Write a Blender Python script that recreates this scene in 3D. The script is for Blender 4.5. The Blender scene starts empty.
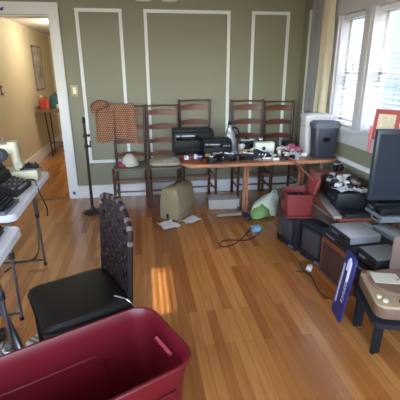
import bpy, bmesh, math, random
from mathutils import Vector, Matrix, Euler
random.seed(7)
C = bpy.context.scene.collection
sc = bpy.context.scene
PI = math.pi
R = math.radians
D = 4.5      # back wall
W = 1.9      # window wall
CH = 2.55    # ceiling
# ------------------------------------------------------------ camera
F, PITCH, ROLL, YAW, HC = 376.77, 0.3309, -0.0042, 0.1515, 1.45
fw = Vector((math.sin(YAW)*math.cos(PITCH), math.cos(YAW)*math.cos(PITCH), -math.sin(PITCH)))
r0 = Vector((math.cos(YAW), -math.sin(YAW), 0)); u0 = r0.cross(fw)
rr = r0*math.cos(ROLL)+u0*math.sin(ROLL); uu = -r0*math.sin(ROLL)+u0*math.cos(ROLL)
cd = bpy.data.cameras.new('camera'); cam = bpy.data.objects.new('camera', cd); C.objects.link(cam)
cd.sensor_width = 36; cd.lens = F/400*36; cd.clip_start = .02
m = Matrix((rr, uu, -fw)).transposed().to_4x4(); m.translation = (0, 0, HC)
cam.matrix_world = m; sc.camera = cam
def G(px, py, z):
    """real point at height z seen at that spot of the photograph (used to survey positions)"""
    d = fw + rr*(px-200)/F - uu*(py-200)/F
    t = (z-HC)/d.z
    return Vector((0, 0, HC))+d*t

# ------------------------------------------------------------ materials
def srgb(c):
    return tuple(((v/255)/12.92 if v/255 <= .04045 else ((v/255+.055)/1.055)**2.4) for v in c)+(1,)
MATS = {}
def mat(name, col, rough=.5, metal=0, var=.12, scale=8, bump=0, bscale=60, trans=0, spec=.5, coat=0, sss=0):
    if name in MATS: return MATS[name]
    m = bpy.data.materials.new(name); m.use_nodes = True
    n = m.node_tree; b = n.nodes['Principled BSDF']
    c = srgb(col)
    b.inputs['Roughness'].default_value = rough; b.inputs['Metallic'].default_value = metal
    b.inputs['Specular IOR Level'].default_value = spec
    if coat: b.inputs['Coat Weight'].default_value = coat
    if trans: b.inputs['Transmission Weight'].default_value = trans
    tc = n.nodes.new('ShaderNodeTexCoord'); no = n.nodes.new('ShaderNodeTexNoise')
    no.inputs['Scale'].default_value = scale; no.inputs['Detail'].default_value = 4
    n.links.new(tc.outputs['Object'], no.inputs['Vector'])
    mx = n.nodes.new('ShaderNodeMixRGB')
    mx.inputs[1].default_value = tuple(v*(1-var) for v in c[:3])+(1,)
    mx.inputs[2].default_value = tuple(min(1, v*(1+var)) for v in c[:3])+(1,)
    n.links.new(no.outputs['Fac'], mx.inputs[0]); n.links.new(mx.outputs[0], b.inputs['Base Color'])
    if bump:
        n2 = n.nodes.new('ShaderNodeTexNoise'); n2.inputs['Scale'].default_value = bscale
        n.links.new(tc.outputs['Object'], n2.inputs['Vector'])
        bp = n.nodes.new('ShaderNodeBump'); bp.inputs['Strength'].default_value = bump; bp.inputs['Distance'].default_value = .005
        n.links.new(n2.outputs['Fac'], bp.inputs['Height']); n.links.new(bp.outputs[0], b.inputs['Normal'])
    MATS[name] = m
    return m
def translucent(name, col, amt=.4, rough=.6):
    m = mat(name, col, rough); n = m.node_tree; b = n.nodes['Principled BSDF']
    t = n.nodes.new('ShaderNodeBsdfTranslucent'); t.inputs[0].default_value = srgb(col)
    x = n.nodes.new('ShaderNodeMixShader'); x.inputs[0].default_value = amt
    o = n.nodes['Material Output']
    n.links.new(b.outputs[0], x.inputs[1]); n.links.new(t.outputs[0], x.inputs[2]); n.links.new(x.outputs[0], o.inputs[0])
    return m
def wood(name, c1, c2, rough=.35, axis='y', scale=14):
    if name in MATS: return MATS[name]
    m = bpy.data.materials.new(name); m.use_nodes = True; n = m.node_tree; b = n.nodes['Principled BSDF']
    tc = n.nodes.new('ShaderNodeTexCoord'); mp = n.nodes.new('ShaderNodeMapping')
    s = {'x': (.12, 1, 1), 'y': (1, .12, 1), 'z': (1, 1, .12)}[axis]
    mp.inputs['Scale'].default_value = s
    no = n.nodes.new('ShaderNodeTexNoise'); no.inputs['Scale'].default_value = scale; no.inputs['Detail'].default_value = 6
    no.inputs['Distortion'].default_value = .6
    cr = n.nodes.new('ShaderNodeValToRGB'); cr.color_ramp.elements[0].color = srgb(c1); cr.color_ramp.elements[1].color = srgb(c2)
    cr.color_ramp.elements[0].position = .35; cr.color_ramp.elements[1].position = .65
    n.links.new(tc.outputs['Object'], mp.inputs[0]); n.links.new(mp.outputs[0], no.inputs['Vector'])
    n.links.new(no.outputs['Fac'], cr.inputs[0]); n.links.new(cr.outputs[0], b.inputs['Base Color'])
    b.inputs['Roughness'].default_value = rough
    MATS[name] = m; return m
def floor_mat():
    m = bpy.data.materials.new('oak strip floor'); m.use_nodes = True; n = m.node_tree; b = n.nodes['Principled BSDF']
    tc = n.nodes.new('ShaderNodeTexCoord'); mp = n.nodes.new('ShaderNodeMapping')
    mp.inputs['Rotation'].default_value = (0, 0, PI/2)
    n.links.new(tc.outputs['Object'], mp.inputs[0])
    br = n.nodes.new('ShaderNodeTexBrick'); br.inputs['Scale'].default_value = 1
    br.inputs['Brick Width'].default_value = .85; br.inputs['Row Height'].default_value = .057
    br.inputs['Mortar Size'].default_value = .0011; br.inputs['Mortar Smooth'].default_value = .3
    br.offset = .37; br.offset_frequency = 2; br.inputs['Bias'].default_value = 0
    br.inputs['Color1'].default_value = (0, 0, 0, 1); br.inputs['Color2'].default_value = (1, 1, 1, 1); br.inputs['Mortar'].default_value = (.5, .5, .5, 1)
    n.links.new(mp.outputs[0], br.inputs['Vector'])
    cr = n.nodes.new('ShaderNodeValToRGB')
    cr.color_ramp.elements[0].color = srgb((160, 98, 48)); cr.color_ramp.elements[1].color = srgb((206, 142, 80))
    e = cr.color_ramp.elements.new(.5); e.color = srgb((186, 120, 62))
    n.links.new(br.outputs['Color'], cr.inputs[0])
    mp2 = n.nodes.new('ShaderNodeMapping'); mp2.inputs['Scale'].default_value = (30, 2.0, 30)
    n.links.new(tc.outputs['Object'], mp2.inputs[0])
    no = n.nodes.new('ShaderNodeTexNoise'); no.inputs['Scale'].default_value = 1.6; no.inputs['Detail'].default_value = 6; no.inputs['Distortion'].default_value = .25
    n.links.new(mp2.outputs[0], no.inputs['Vector'])
    g = n.nodes.new('ShaderNodeValToRGB'); g.color_ramp.elements[0].color = (.66, .6, .54, 1); g.color_ramp.elements[1].color = (1.0, 1.0, 1.0, 1)
    g.color_ramp.elements[0].position = .22; g.color_ramp.elements[1].position = .72
    n.links.new(no.outputs['Fac'], g.inputs[0])
    mu = n.nodes.new('ShaderNodeMixRGB'); mu.blend_type = 'MULTIPLY'; mu.inputs[0].default_value = .8
    n.links.new(cr.outputs[0], mu.inputs[1]); n.links.new(g.outputs[0], mu.inputs[2])
    mo = n.nodes.new('ShaderNodeMixRGB'); mo.inputs[2].default_value = srgb((84, 46, 24))
    ml = n.nodes.new('ShaderNodeMath'); ml.operation = 'MULTIPLY'; ml.inputs[1].default_value = .65
    n.links.new(br.outputs['Fac'], ml.inputs[0]); n.links.new(ml.outputs[0], mo.inputs[0]); n.links.new(mu.outputs[0], mo.inputs[1])
    n.links.new(mo.outputs[0], b.inputs['Base Color'])
    n3 = n.nodes.new('ShaderNodeTexNoise'); n3.inputs['Scale'].default_value = 5; n.links.new(tc.outputs['Object'], n3.inputs['Vector'])
    mr = n.nodes.new('ShaderNodeMapRange'); mr.inputs['To Min'].default_value = .24; mr.inputs['To Max'].default_value = .34
    n.links.new(n3.outputs['Fac'], mr.inputs[0]); b.inputs['Roughness'].default_value = .25; b.inputs['Specular IOR Level'].default_value = .6; b.inputs['Coat Weight'].default_value = .4; b.inputs['Coat Roughness'].default_value = .16
    bp = n.nodes.new('ShaderNodeBump'); bp.inputs['Strength'].default_value = .12; bp.inputs['Distance'].default_value = .002
    n.links.new(no.outputs['Fac'], bp.inputs['Height']); n.links.new(bp.outputs[0], b.inputs['Normal'])
    return m
def weave_mat(name, c1, c2, s=60, rough=.85):
    m = bpy.data.materials.new(name); m.use_nodes = True; n = m.node_tree; b = n.nodes['Principled BSDF']
    tc = n.nodes.new('ShaderNodeTexCoord'); mp = n.nodes.new('ShaderNodeMapping'); mp.inputs['Rotation'].default_value = (PI/2, 0, 0)
    ck = n.nodes.new('ShaderNodeTexBrick'); ck.inputs['Scale'].default_value = s
    ck.inputs['Brick Width'].default_value = 1.2; ck.inputs['Row Height'].default_value = 1.0; ck.inputs['Mortar Size'].default_value = .22
    ck.inputs['Color1'].default_value = srgb(c1); ck.inputs['Color2'].default_value = srgb(c1); ck.inputs['Mortar'].default_value = srgb(c2)
    n.links.new(tc.outputs['Object'], mp.inputs[0]); n.links.new(mp.outputs[0], ck.inputs['Vector']); n.links.new(ck.outputs[0], b.inputs['Base Color'])
    b.inputs['Roughness'].default_value = rough
    return m
def siding_mat(name, c1, c2, h=.12):
    m = bpy.data.materials.new(name); m.use_nodes = True; n = m.node_tree; b = n.nodes['Principled BSDF']
    tc = n.nodes.new('ShaderNodeTexCoord'); w = n.nodes.new('ShaderNodeTexWave'); w.bands_direction = 'Z'; w.wave_profile = 'SAW'
    w.inputs['Scale'].default_value = 1/h/3.3
    cr = n.nodes.new('ShaderNodeValToRGB'); cr.color_ramp.elements[0].color = srgb(c2); cr.color_ramp.elements[1].color = srgb(c1); cr.color_ramp.elements[1].position = .2
    n.links.new(tc.outputs['Object'], w.inputs[0]); n.links.new(w.outputs[1], cr.inputs[0]); n.links.new(cr.outputs[0], b.inputs['Base Color'])
    return m

# ------------------------------------------------------------ mesh builder
class MB:
    def __init__(s): s.bm = bmesh.new()
    def box(s, c, d, rot=(0, 0, 0), bev=0):
        r = bmesh.ops.create_cube(s.bm, size=1); v = r['verts']
        bmesh.ops.scale(s.bm, vec=d, verts=v)
        if bev:
            es = list({e for x in v for e in x.link_edges})
            q = bmesh.ops.bevel(s.bm, geom=es, offset=min(bev, min(d)*.45), segments=2, affect='EDGES', profile=.5)
            v = list({x for f in q['faces'] for x in f.verts} | {x for x in v if x.is_valid})
            seen = set(v); st = list(v)
            while st:
                a = st.pop()
                for e in a.link_edges:
                    o = e.other_vert(a)
                    if o not in seen: seen.add(o); st.append(o)
            v = list(seen)
        M = Matrix.Translation(c) @ Euler(rot).to_matrix().to_4x4()
        bmesh.ops.transform(s.bm, matrix=M, verts=v)
        return s
    def b2(s, a, b, bev=0):
        return s.box([(a[i]+b[i])/2 for i in range(3)], [abs(b[i]-a[i]) for i in range(3)], bev=bev)
    def cyl(s, p0, p1, r0_, r1_=None, n=12):
        r1_ = r0_ if r1_ is None else r1_
        p0 = Vector(p0); p1 = Vector(p1); d = p1-p0
        r = bmesh.ops.create_cone(s.bm, cap_ends=True, segments=n, radius1=r0_, radius2=r1_, depth=d.length)
        M = Matrix.Translation((p0+p1)/2) @ d.to_track_quat('Z', 'Y').to_matrix().to_4x4()
        bmesh.ops.transform(s.bm, matrix=M, verts=r['verts']); return s
    def ball(s, c, d, n=12):
        r = bmesh.ops.create_uvsphere(s.bm, u_segments=n, v_segments=max(6, n//2+2), radius=1)
        bmesh.ops.transform(s.bm, matrix=Matrix.Translation(c) @ Matrix.Diagonal((*d, 1)), verts=r['verts']); return s
    def lathe(s, prof, c=(0, 0, 0), n=20, sx=1, sy=1, M=None):
        rings = []
        for (r, z) in prof:
            rings.append([s.bm.verts.new((math.cos(2*PI*i/n)*r*sx, math.sin(2*PI*i/n)*r*sy, z)) for i in range(n)])
        for a, b in zip(rings, rings[1:]):
            for i in range(n): s.bm.faces.new((a[i], a[(i+1) % n], b[(i+1) % n], b[i]))
        if prof[0][0] > 1e-5: s.bm.faces.new(list(reversed(rings[0])))
        if prof[-1][0] > 1e-5: s.bm.faces.new(rings[-1])
        vs = [v for r_ in rings for v in r_]
        M = M or Matrix.Identity(4)
        bmesh.ops.transform(s.bm, matrix=Matrix.Translation(c) @ M, verts=vs); return s
    def tube(s, pts, r, n=8, closed=False):
        pts = [Vector(p) for p in pts]; rings = []
        prev = None
        for i, p in enumerate(pts):
            a = pts[max(i-1, 0)]; b = pts[min(i+1, len(pts)-1)]
            d = (b-a).normalized()
            if prev is None:
                x = d.orthogonal().normalized()
            else:
                x = (prev-d*prev.dot(d)).normalized()
            prev = x; y = d.cross(x)
            rad = r[i] if isinstance(r, (list, tuple)) else r
            rings.append([s.bm.verts.new(p+(x*math.cos(2*PI*k/n)+y*math.sin(2*PI*k/n))*rad) for k in range(n)])
        for a, b in zip(rings, rings[1:]):
            for i in range(n): s.bm.faces.new((a[i], a[(i+1) % n], b[(i+1) % n], b[i]))
        s.bm.faces.new(list(reversed(rings[0]))); s.bm.faces.new(rings[-1]); return s
    def prism(s, pts, z0, z1, M=None):
        """outline in xy, extruded z0..z1"""
        a = [s.bm.verts.new((x, y, z0)) for x, y in pts]; b = [s.bm.verts.new((x, y, z1)) for x, y in pts]
        n = len(pts)
        s.bm.faces.new(list(reversed(a))); s.bm.faces.new(b)
        for i in range(n): s.bm.faces.new((a[i], a[(i+1) % n], b[(i+1) % n], b[i]))
        if M: bmesh.ops.transform(s.bm, matrix=M, verts=a+b)
        return s
    def loft(s, loops, cap0=True, cap1=True):
        rs = [[s.bm.verts.new(p) for p in l] for l in loops]
        n = len(rs[0])
        for a, b in zip(rs, rs[1:]):
            for i in range(n): s.bm.faces.new((a[i], a[(i+1) % n], b[(i+1) % n], b[i]))
        if cap0: s.bm.faces.new(list(reversed(rs[0])))
        if cap1: s.bm.faces.new(rs[-1])
        return s
    def grid(s, fn, nu, nv, thick=0):
        vs = [[s.bm.verts.new(fn(i/nu, j/nv)) for j in range(nv+1)] for i in range(nu+1)]
        fs = [s.bm.faces.new((vs[i][j], vs[i+1][j], vs[i+1][j+1], vs[i][j+1])) for i in range(nu) for j in range(nv)]
        if thick:
            bmesh.ops.recalc_face_normals(s.bm, faces=fs)
            bmesh.ops.solidify(s.bm, geom=fs, thickness=thick)
        return s
    def build(s, name, m, parent=None, smooth=True, loc=None, rot=None):
        bmesh.ops.recalc_face_normals(s.bm, faces=s.bm.faces)
        me = bpy.data.meshes.new(name); 
        if smooth:
            for f in s.bm.faces: f.smooth = True
        s.bm.to_mesh(me); s.bm.free()
        if smooth:
            try: me.set_sharp_from_angle(angle=R(35))
            except Exception: pass
        me.materials.append(m)
        o = bpy.data.objects.new(name, me); C.objects.link(o)
        if parent: o.parent = parent
        if loc: o.location = loc
        if rot: o.rotation_euler = rot
        return o
def rrect(w, h, r, n=5, cx=0, cy=0):
    out = []
    for (sx, sy, a0) in ((1, 1, 0), (-1, 1, PI/2), (-1, -1, PI), (1, -1, 1.5*PI)):
        for k in range(n+1):
            a = a0+PI/2*k/n
            out.append((cx+sx*(w/2-r)+r*math.cos(a), cy+sy*(h/2-r)+r*math.sin(a)))
    return out
def spline(pts, n=8):
    pts = [Vector(p) for p in pts]; out = []
    P = [pts[0]]+pts+[pts[-1]]
    for i in range(1, len(P)-2):
        for k in range(n):
            t = k/n; a, b, c, d = P[i-1], P[i], P[i+1], P[i+2]
            out.append(.5*((2*b)+(c-a)*t+(2*a-5*b+4*c-d)*t*t+(3*b-a-3*c+d)*t**3))
    out.append(pts[-1]); return out
def tag(o, label, cat, group=None, kind=None):
    o['label'] = label; o['category'] = cat
    if group: o['group'] = group
    if kind: o['kind'] = kind
    return o
def thing(name, label, cat, loc=(0, 0, 0), rotz=0, group=None, rot=None):
    o = bpy.data.objects.new(name, None); C.objects.link(o); o.empty_display_size = .05
    o.location = loc; o.rotation_euler = rot if rot else (0, 0, rotz)
    return tag(o, label, cat, group)
def struct(name, mb, m, smooth=False):
    o = mb.build(name, m, smooth=smooth); o['kind'] = 'structure'; return o
def kids(o): return [c for c in bpy.data.objects if c.parent == o]
def dup(root, loc, rotz=0, label=None, group=None, rot=None, scale=None):
    def cp(o, par):
        c = o.copy(); C.objects.link(c)
        if par: c.parent = par
        for k in kids(o): cp(k, c)
        return c
    r = cp(root, None); r.location = loc; r.rotation_euler = rot if rot else (0, 0, rotz)
    if scale: r.scale = (scale,)*3
    if label: r['label'] = label
    if group: r['group'] = group
    return r

# palette
olive = mat('olive wall paint', (136, 132, 109), .5, var=.03, scale=2)
beige = mat('beige hall paint', (206, 193, 160), .6, var=.03, scale=2)
white_trim = mat('white trim paint', (232, 232, 230), .35, var=.03)
grey_trim = mat('window trim paint', (196, 194, 196), .4, var=.04)
ceil_m = mat('ceiling paint', (220, 214, 200), .8, var=.02)
black_pl = mat('black plastic', (22, 23, 27), .45, var=.15, spec=.3)
black_sat = mat('satin black plastic', (32, 34, 39), .55, var=.15, spec=.3)
dgrey_pl = mat('dark grey plastic', (36, 38, 42), .55, var=.1, spec=.3)
grey_pl = mat('grey plastic', (120, 122, 126), .45, var=.08)
silver_pl = mat('silver plastic', (188, 188, 190), .32, metal=.35, var=.05)
white_pl = mat('white plastic', (222, 222, 220), .4, var=.04)
cream_pl = mat('cream plastic', (206, 200, 176), .4, var=.05)
chrome = mat('chrome', (200, 202, 206), .18, metal=1, var=.05)
steel = mat('grey steel', (110, 114, 122), .35, metal=.8, var=.08)
dsteel = mat('dark steel', (52, 54, 60), .4, metal=.6, var=.1)
iron = mat('black iron', (58, 50, 44), .5, metal=.6, var=.2)
walnut = wood('dark chair wood', (48, 26, 20), (84, 50, 38), .35, 'z')
walnut_x = wood('dark slat wood', (84, 46, 34), (130, 76, 56), .3, 'x')
tabwood = wood('table wood', (146, 94, 66), (184, 128, 92), .3, 'x')
redwood = wood('reddish wood', (96, 50, 34), (132, 74, 50), .4, 'y')
brownwood = wood('brown veneer', (96, 60, 40), (130, 86, 58), .4, 'z')
rush = mat('woven rush', (112, 108, 92), .8, var=.3, scale=60, bump=.5, bscale=200)
leather = mat('black leather', (13, 12, 13), .42, var=.15, bump=.08, bscale=300)
red_pl = mat('dark red plastic', (120, 44, 42), .45, var=.1)
cable_m = mat('black cable', (22, 20, 20), .5)
paper = mat('white paper', (232, 232, 234), .7, var=.03)
glassy = mat('dark glass', (16, 18, 22), .08, var=.05)
gunm = mat('gunmetal', (70, 72, 78), .35, metal=.5)

# ------------------------------------------------------------ the room shell
fm = floor_mat()
f = struct('floor', MB().b2((-2.4, -1.1, -.1), (W, D, 0)), fm)
f2 = struct('floor', MB().b2((-2.4, D, -.1), (.2, 8.6, 0)), fm)
tr = struct('trim_1', MB().b2((-1.75, D-.02, 0), (-.88, D+.05, .008)), wood('threshold oak', (110, 66, 36), (140, 90, 52), .3, 'x'))
m = MB()
m.b2((-2.4, D, 0), (-1.75, D+.12, CH)); m.b2((-.88, D, 0), (W+.15, D+.12, CH)); m.b2((-1.75, D, 2.0), (-.88, D+.12, CH))
struct('wall_back', m, olive)
WZ0, WZ1 = .93, 1.95    # window opening heights
WY0, WY1 = 2.32, 3.66
m = MB(); m.b2((W, -1.1, 0), (W+.15, D+.12, WZ0)); m.b2((W, -1.1, WZ1), (W+.15, D+.12, CH))
m.b2((W, -1.1, WZ0), (W+.15, WY0, WZ1)); m.b2((W, WY1, WZ0), (W+.15, D+.12, WZ1)); struct('wall_right', m, olive)
m = MB(); m.b2((-2.52, -1.1, 0), (-2.4, D+.12, .85)); m.b2((-2.52, -1.1, 2.15), (-2.4, D+.12, CH)); m.b2((-2.52, -1.1, .85), (-2.4, .3, 2.15)); m.b2((-2.52, 1.9, .85), (-2.4, D+.12, 2.15)); struct('wall_left', m, olive)  # unseen window opening added to brighten the left side
m = MB(); m.b2((-2.4, -1.22, 0), (W+.15, -1.1, .7)); m.b2((-2.4, -1.22, 2.2), (W+.15, -1.1, CH))
m.b2((-2.4, -1.22, .7), (-1.9, -1.1, 2.2)); m.b2((1.5, -1.22, .7), (W+.15, -1.1, 2.2)); m.b2((-.3, -1.22, .7), (-.1, -1.1, 2.2)); struct('wall_front', m, olive)  # unseen window openings added behind the camera to light the room
struct('ceiling', MB().b2((-2.52, -1.22, CH), (W+.15, D+.12, CH+.1)), ceil_m)
struct('wall_hall_left', MB().b2((-1.87, D+.12, 0), (-1.75, 8.6, 2.4)), beige)
struct('wall_hall_far', MB().b2((-1.87, 8.5, 0), (.2, 8.6, 2.4)), beige)
struct('wall_hall_right', MB().b2((-.5, D+.12, 0), (-.38, 8.5, 2.4)), beige)
struct('ceiling', MB().b2((-1.87, D+.12, 2.13), (-.38, 8.6, 2.23)), ceil_m)
# door casing
m = MB()
m.b2((-.885, D-.022, 0), (-.80, D+.001, 2.005)); m.b2((-.835, D-.03, 0), (-.79, D, 2.075))
m.b2((-1.85, D-.0225, 2.005), (-.80, D+.001, 2.10)); m.b2((-1.86, D-.031, 2.07), (-.785, D, 2.115))
m.b2((-1.85, D-.022, 0), (-1.75, D+.001, 2.005)); m.b2((-.9, D-.005, 0), (-.8805, D+.12, 1.99)); m.b2((-1.75, D-.004, 1.985), (-.8805, D+.12, 1.9995))
struct('door_1', m, white_trim)
# baseboards
m = MB(); m.b2((-.79, D-.018, 0), (W, D, .125)); m.b2((-.79, D-.026, .125), (W, D, .15)); m.b2((-.79, D-.03, 0), (W, D, .02)); struct('baseboard_back', m, white_trim)
m = MB(); m.b2((W-.018, -1.1, 0), (W, D-.03, .15)); struct('baseboard_right', m, white_trim)
m = MB(); m.b2((-1.75, D+.12, 0), (-1.73, 8.5, .17)); struct('baseboard_hall_left', m, white_trim)
m = MB(); m.b2((-1.73, 8.48, 0), (-.5, 8.5, .15)); struct('baseboard_hall_far', m, white_trim)
# picture-frame mouldings
ZT, ZB = 2.071, .422
def panel(n, a, b, ax, z0=ZB, z1=ZT, w=.034):
    m = MB()
    def bx(y0, y1, q0, q1, d0, d1):
        if ax == 'y': m.b2((y0, D-d1, q0), (y1, D-d0, q1))
        else: m.b2((W-d1, y0, q0), (W-d0, y1, q1))
    for ins, wd, d0, d1 in ((0, w, 0, .014), (.009, w-.018, .0135, .02)):
        A, B, Z0, Z1 = a+ins, b-ins, z0+ins, z1-ins
        bx(A, A+wd, Z0+wd, Z1-wd, d0, d1); bx(B-wd, B, Z0+wd, Z1-wd, d0, d1); bx(A, B, Z1-wd, Z1, d0, d1); bx(A, B, Z0, Z0+wd, d0, d1)
    struct('trim_%d' % n, m, white_trim)
panel(2, -.615-.012, -.158+.012, 'y'); panel(3, .083, 1.035, 'y'); panel(4, 1.282, 1.725, 'y')
panel(5, 3.98, 4.325, 'x'); panel(6, 1.2, 3.74, 'x', .16, .655, .04)
# window
m = MB()
X0 = W-.02
m.b2((X0, 3.64, .83), (W+.005, 3.75, 2.06)); m.b2((X0, WY0-.11, .83), (W+.005, WY0+.02, 2.06))
m.b2((X0-.005, WY0-.13, 1.93), (W+.005, 3.77, 2.06)); m.b2((X0-.04, WY0-.15, 2.06), (W+.005, 3.79, 2.09))
m.b2((X0-.015, WY0-.11, .80), (W+.005, 3.75, .90)); m.b2((W-.075, WY0-.15, .905), (W+.06, 3.79, .935), bev=.006)
m.b2((X0, 3.06, .93), (W+.15, 3.20, 1.95)); m.b2((X0-.012, 3.10, .935), (W, 3.16, 1.94))
m.b2((W, WY0-.01, .93), (W+.15, WY0+.02, 1.95)); m.b2((W, 3.62, .93), (W+.15, 3.66, 1.95)); m.b2((W+.02, WY0, .92), (W+.15, 3.66, .95)); m.b2((W+.02, WY0, 1.925), (W+.15, 3.66, 1.95))
win = struct('window_1', m, grey_trim)
gl = bpy.data.materials.new('window glass'); gl.use_nodes = True; n_ = gl.node_tree; n_.nodes.remove(n_.nodes['Principled BSDF'])
t_ = n_.nodes.new('ShaderNodeBsdfTransparent'); g_ = n_.nodes.new('ShaderNodeBsdfGlossy'); g_.inputs['Roughness'].default_value = .02
x_ = n_.nodes.new('ShaderNodeMixShader'); x_.inputs[0].default_value = .06
n_.links.new(t_.outputs[0], x_.inputs[1]); n_.links.new(g_.outputs[0], x_.inputs[2]); n_.links.new(x_.outputs[0], n_.nodes['Material Output'].inputs[0])
for (a, b) in ((WY0+.02, 3.06), (3.20, 3.62)):
    m = MB(); x = W+.09
    m.b2((x, a, .95), (x+.035, a+.035, 1.925)); m.b2((x, b-.035, .95), (x+.035, b, 1.925)); m.b2((x, a, .95), (x+.035, b, 1.0))
    m.b2((x, a, 1.885), (x+.035, b, 1.925)); m.b2((x, a, 1.41), (x+.035, b, 1.45))
    s = m.build('sash', white_trim, win, smooth=False)
    MB().b2((x+.015, a+.035, 1.0), (x+.02, b-.035, 1.41)).build('pane', gl, s, smooth=False)
    MB().b2((x+.015, a+.035, 1.45), (x+.02, b-.035, 1.885)).build('pane', gl, s, smooth=False)
# blinds
slat_m = translucent('blind slat white', (236, 236, 236), .35, .5)
for (a, b, lab) in ((WY0+.03, 3.05, 'white horizontal slat blind in the wider window pane nearer the camera'), (3.21, 3.61, 'white horizontal slat blind in the narrow window pane beside the curtain')):
    t = thing('window_blind', lab, 'blind', (W+.045, (a+b)/2, .94)); h = (b-a)/2
    MB().b2((-.022, -h, .95), (.022, h, .985)).build('headrail', white_trim, t)
    m = MB(); z = .035
    while z < .945:
        m.box((0, 0, z), (.027, 2*h-.006, .0016), rot=(0, -R(11), 0)); z += .0385
    m.build('slats', slat_m, t, smooth=False)
    MB().b2((-.015, -h, .0), (.015, h, .016)).build('bottom_rail', white_trim, t)
    for k in (-.7, .0, .7):
        MB().cyl((-.016, k*h, .016), (-.016, k*h, .95), .0012, n=5).build('ladder_cord', white_pl, t)
# the neighbouring house and yard outside, house outline shaped to limit the sun
sid = siding_mat('blue grey siding', (76, 92, 138), (50, 60, 92)); sidw = siding_mat('white siding', (116, 118, 124), (84, 86, 92))
roofm = mat('roof shingle', (92, 90, 94), .9, var=.3, scale=30)
t = thing('neighbour_house', 'blue-grey neighbouring house with horizontal siding behind the wider window pane', 'house', (5.2, 3.2, -.6))
MB().b2((0, -4.5, 0), (4, .48, 5.08)).build('sun_block_wing', sid, t, smooth=False)  # unseen wing added to block the sun below a narrow band
MB().b2((-.15, .48, 0), (4, 5.0, 5.9)).build('tall_wing', sid, t, smooth=False)  # siding is seen, extra height added to keep sun off the narrow pane
MB().b2((-.16, -4.6, 5.08), (4.1, .48, 5.2)).b2((-.3, .46, 5.9), (4.1, 5.05, 6.05)).build('roof', roofm, t, smooth=False)  # roof edges out of view, low edge set to trim the sun patch
t = thing('neighbour_house', 'white neighbouring house seen through the narrow window pane beside the curtain', 'house', (5.3, 11.0, -.6))
MB().b2((0, -2.6, 0), (4, 3, 4.6)).build('wall', sidw, t, smooth=False)
MB().b2((-.2, -2.7, 4.6), (4.1, 3.1, 4.8)).build('roof', roofm, t, smooth=False)
f_ = MB().b2((-.04, -1.9, 1.9), (.0, -1.1, 3.2)).build('window_frame', white_trim, t, smooth=False)
MB().b2((-.045, -1.83, 1.97), (-.039, -1.17, 3.13)).build('pane', glassy, f_, smooth=False)
f_ = struct('ground', MB().b2((W+.15, -20, -.8), (30, 25, -.6)), mat('grass yard', (88, 104, 60), .9, var=.3))

# ------------------------------------------------------------ curtains
def curtain(name, label, y0, y1, z0, z1, x, amp, waves, m, taper=0.0, yw=0):
    def fn(u, v):
        y = y0+(y1-y0)*u + (v-.5)*yw
        a = amp*(.6+.4*v)
        return (x+a*math.sin(u*waves*2*PI+.6)+.3*a*math.sin(u*waves*4.7*PI+v*2), y+.006*math.sin(v*9+u*20), z1+(z0-z1)*v)
    o = MB().grid(fn, 48, 14, .003).build(name, m); tag(o, label, 'curtain'); return o
curtain('curtain', 'cream curtain panel hanging beside the window', 3.63, 3.83, 1.03, 2.16, W-.085, .024, 3.0, translucent('cream curtain', (228, 218, 192), .35, .8))
curtain('curtain', 'grey folded curtain panel hanging nearest the room corner', 3.84, 4.06, 1.03, 2.16, W-.085, .03, 4.0, mat('grey curtain', (132, 128, 128), .8, var=.1))
t = thing('curtain_rod', 'dark metal curtain rod above the window', 'curtain rod', (W-.085, 3.1, 2.19))
MB().cyl((0, -1.2, 0), (0, 1.05, 0), .011).build('rod', iron, t); MB().ball((0, 1.08, 0), (.024, .03, .024)).build('finial', iron, t)
MB().cyl((0, .95, 0), (.085, .95, 0), .007).cyl((.08, .95, 0), (.085, .95, 0), .025).build('bracket', iron, t)
MB().cyl((0, -1.1, 0), (.085, -1.1, 0), .007).build('bracket', iron, t)

# ------------------------------------------------------------ wall fittings
def plate(x, label, z=1.245):
    t = thing('light_switch', label, 'light switch', (x, D, z))
    MB().box((0, -.004, 0), (.075, .008, .12), bev=.004).build('plate', mat('brass plate', (176, 160, 120), .35, metal=.3), t)
    MB().box((0, -.011, 0), (.034, .008, .07), bev=.003).build('rocker', mat('ivory plastic', (238, 230, 206), .35), t)
plate(-.712, 'ivory light switch in a dull gold plate beside the doorway')
t = thing('light_switch', 'small switch plate on the beige hallway wall', 'light switch', (-1.75, 5.35, 1.22))
MB().box((.004, 0, 0), (.008, .08, .12), bev=.003).build('plate', mat('bronze plate', (104, 84, 60), .4, metal=.5), t); MB().box((.011, 0, 0), (.008, .03, .06), bev=.002).build('rocker', cream_pl, t)
blue_tape = mat('blue tape', (52, 76, 150), .6)
o = MB().prism([(.017*math.cos(a*.45)*(1+.15*math.sin(a*3)), .021*math.sin(a*.45)) for a in range(14)], 0, .0015, M=Matrix.Rotation(PI/2, 4, 'X')).build('tape_dot', blue_tape, loc=(-.838, D-.031, .07)); tag(o, 'small blue tape dot low on the white door casing', 'tape')
o = MB().box((0, 0, 0), (.07, .0015, .016), rot=(0, .2, 0)).box((.02, 0, .005), (.05, .0015, .012), rot=(0, -.5, 0)).build('tape_strip', blue_tape, loc=(-1.352, D-.032, 2.045)); tag(o, 'blue tape strip on the top of the door casing', 'tape')
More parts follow.
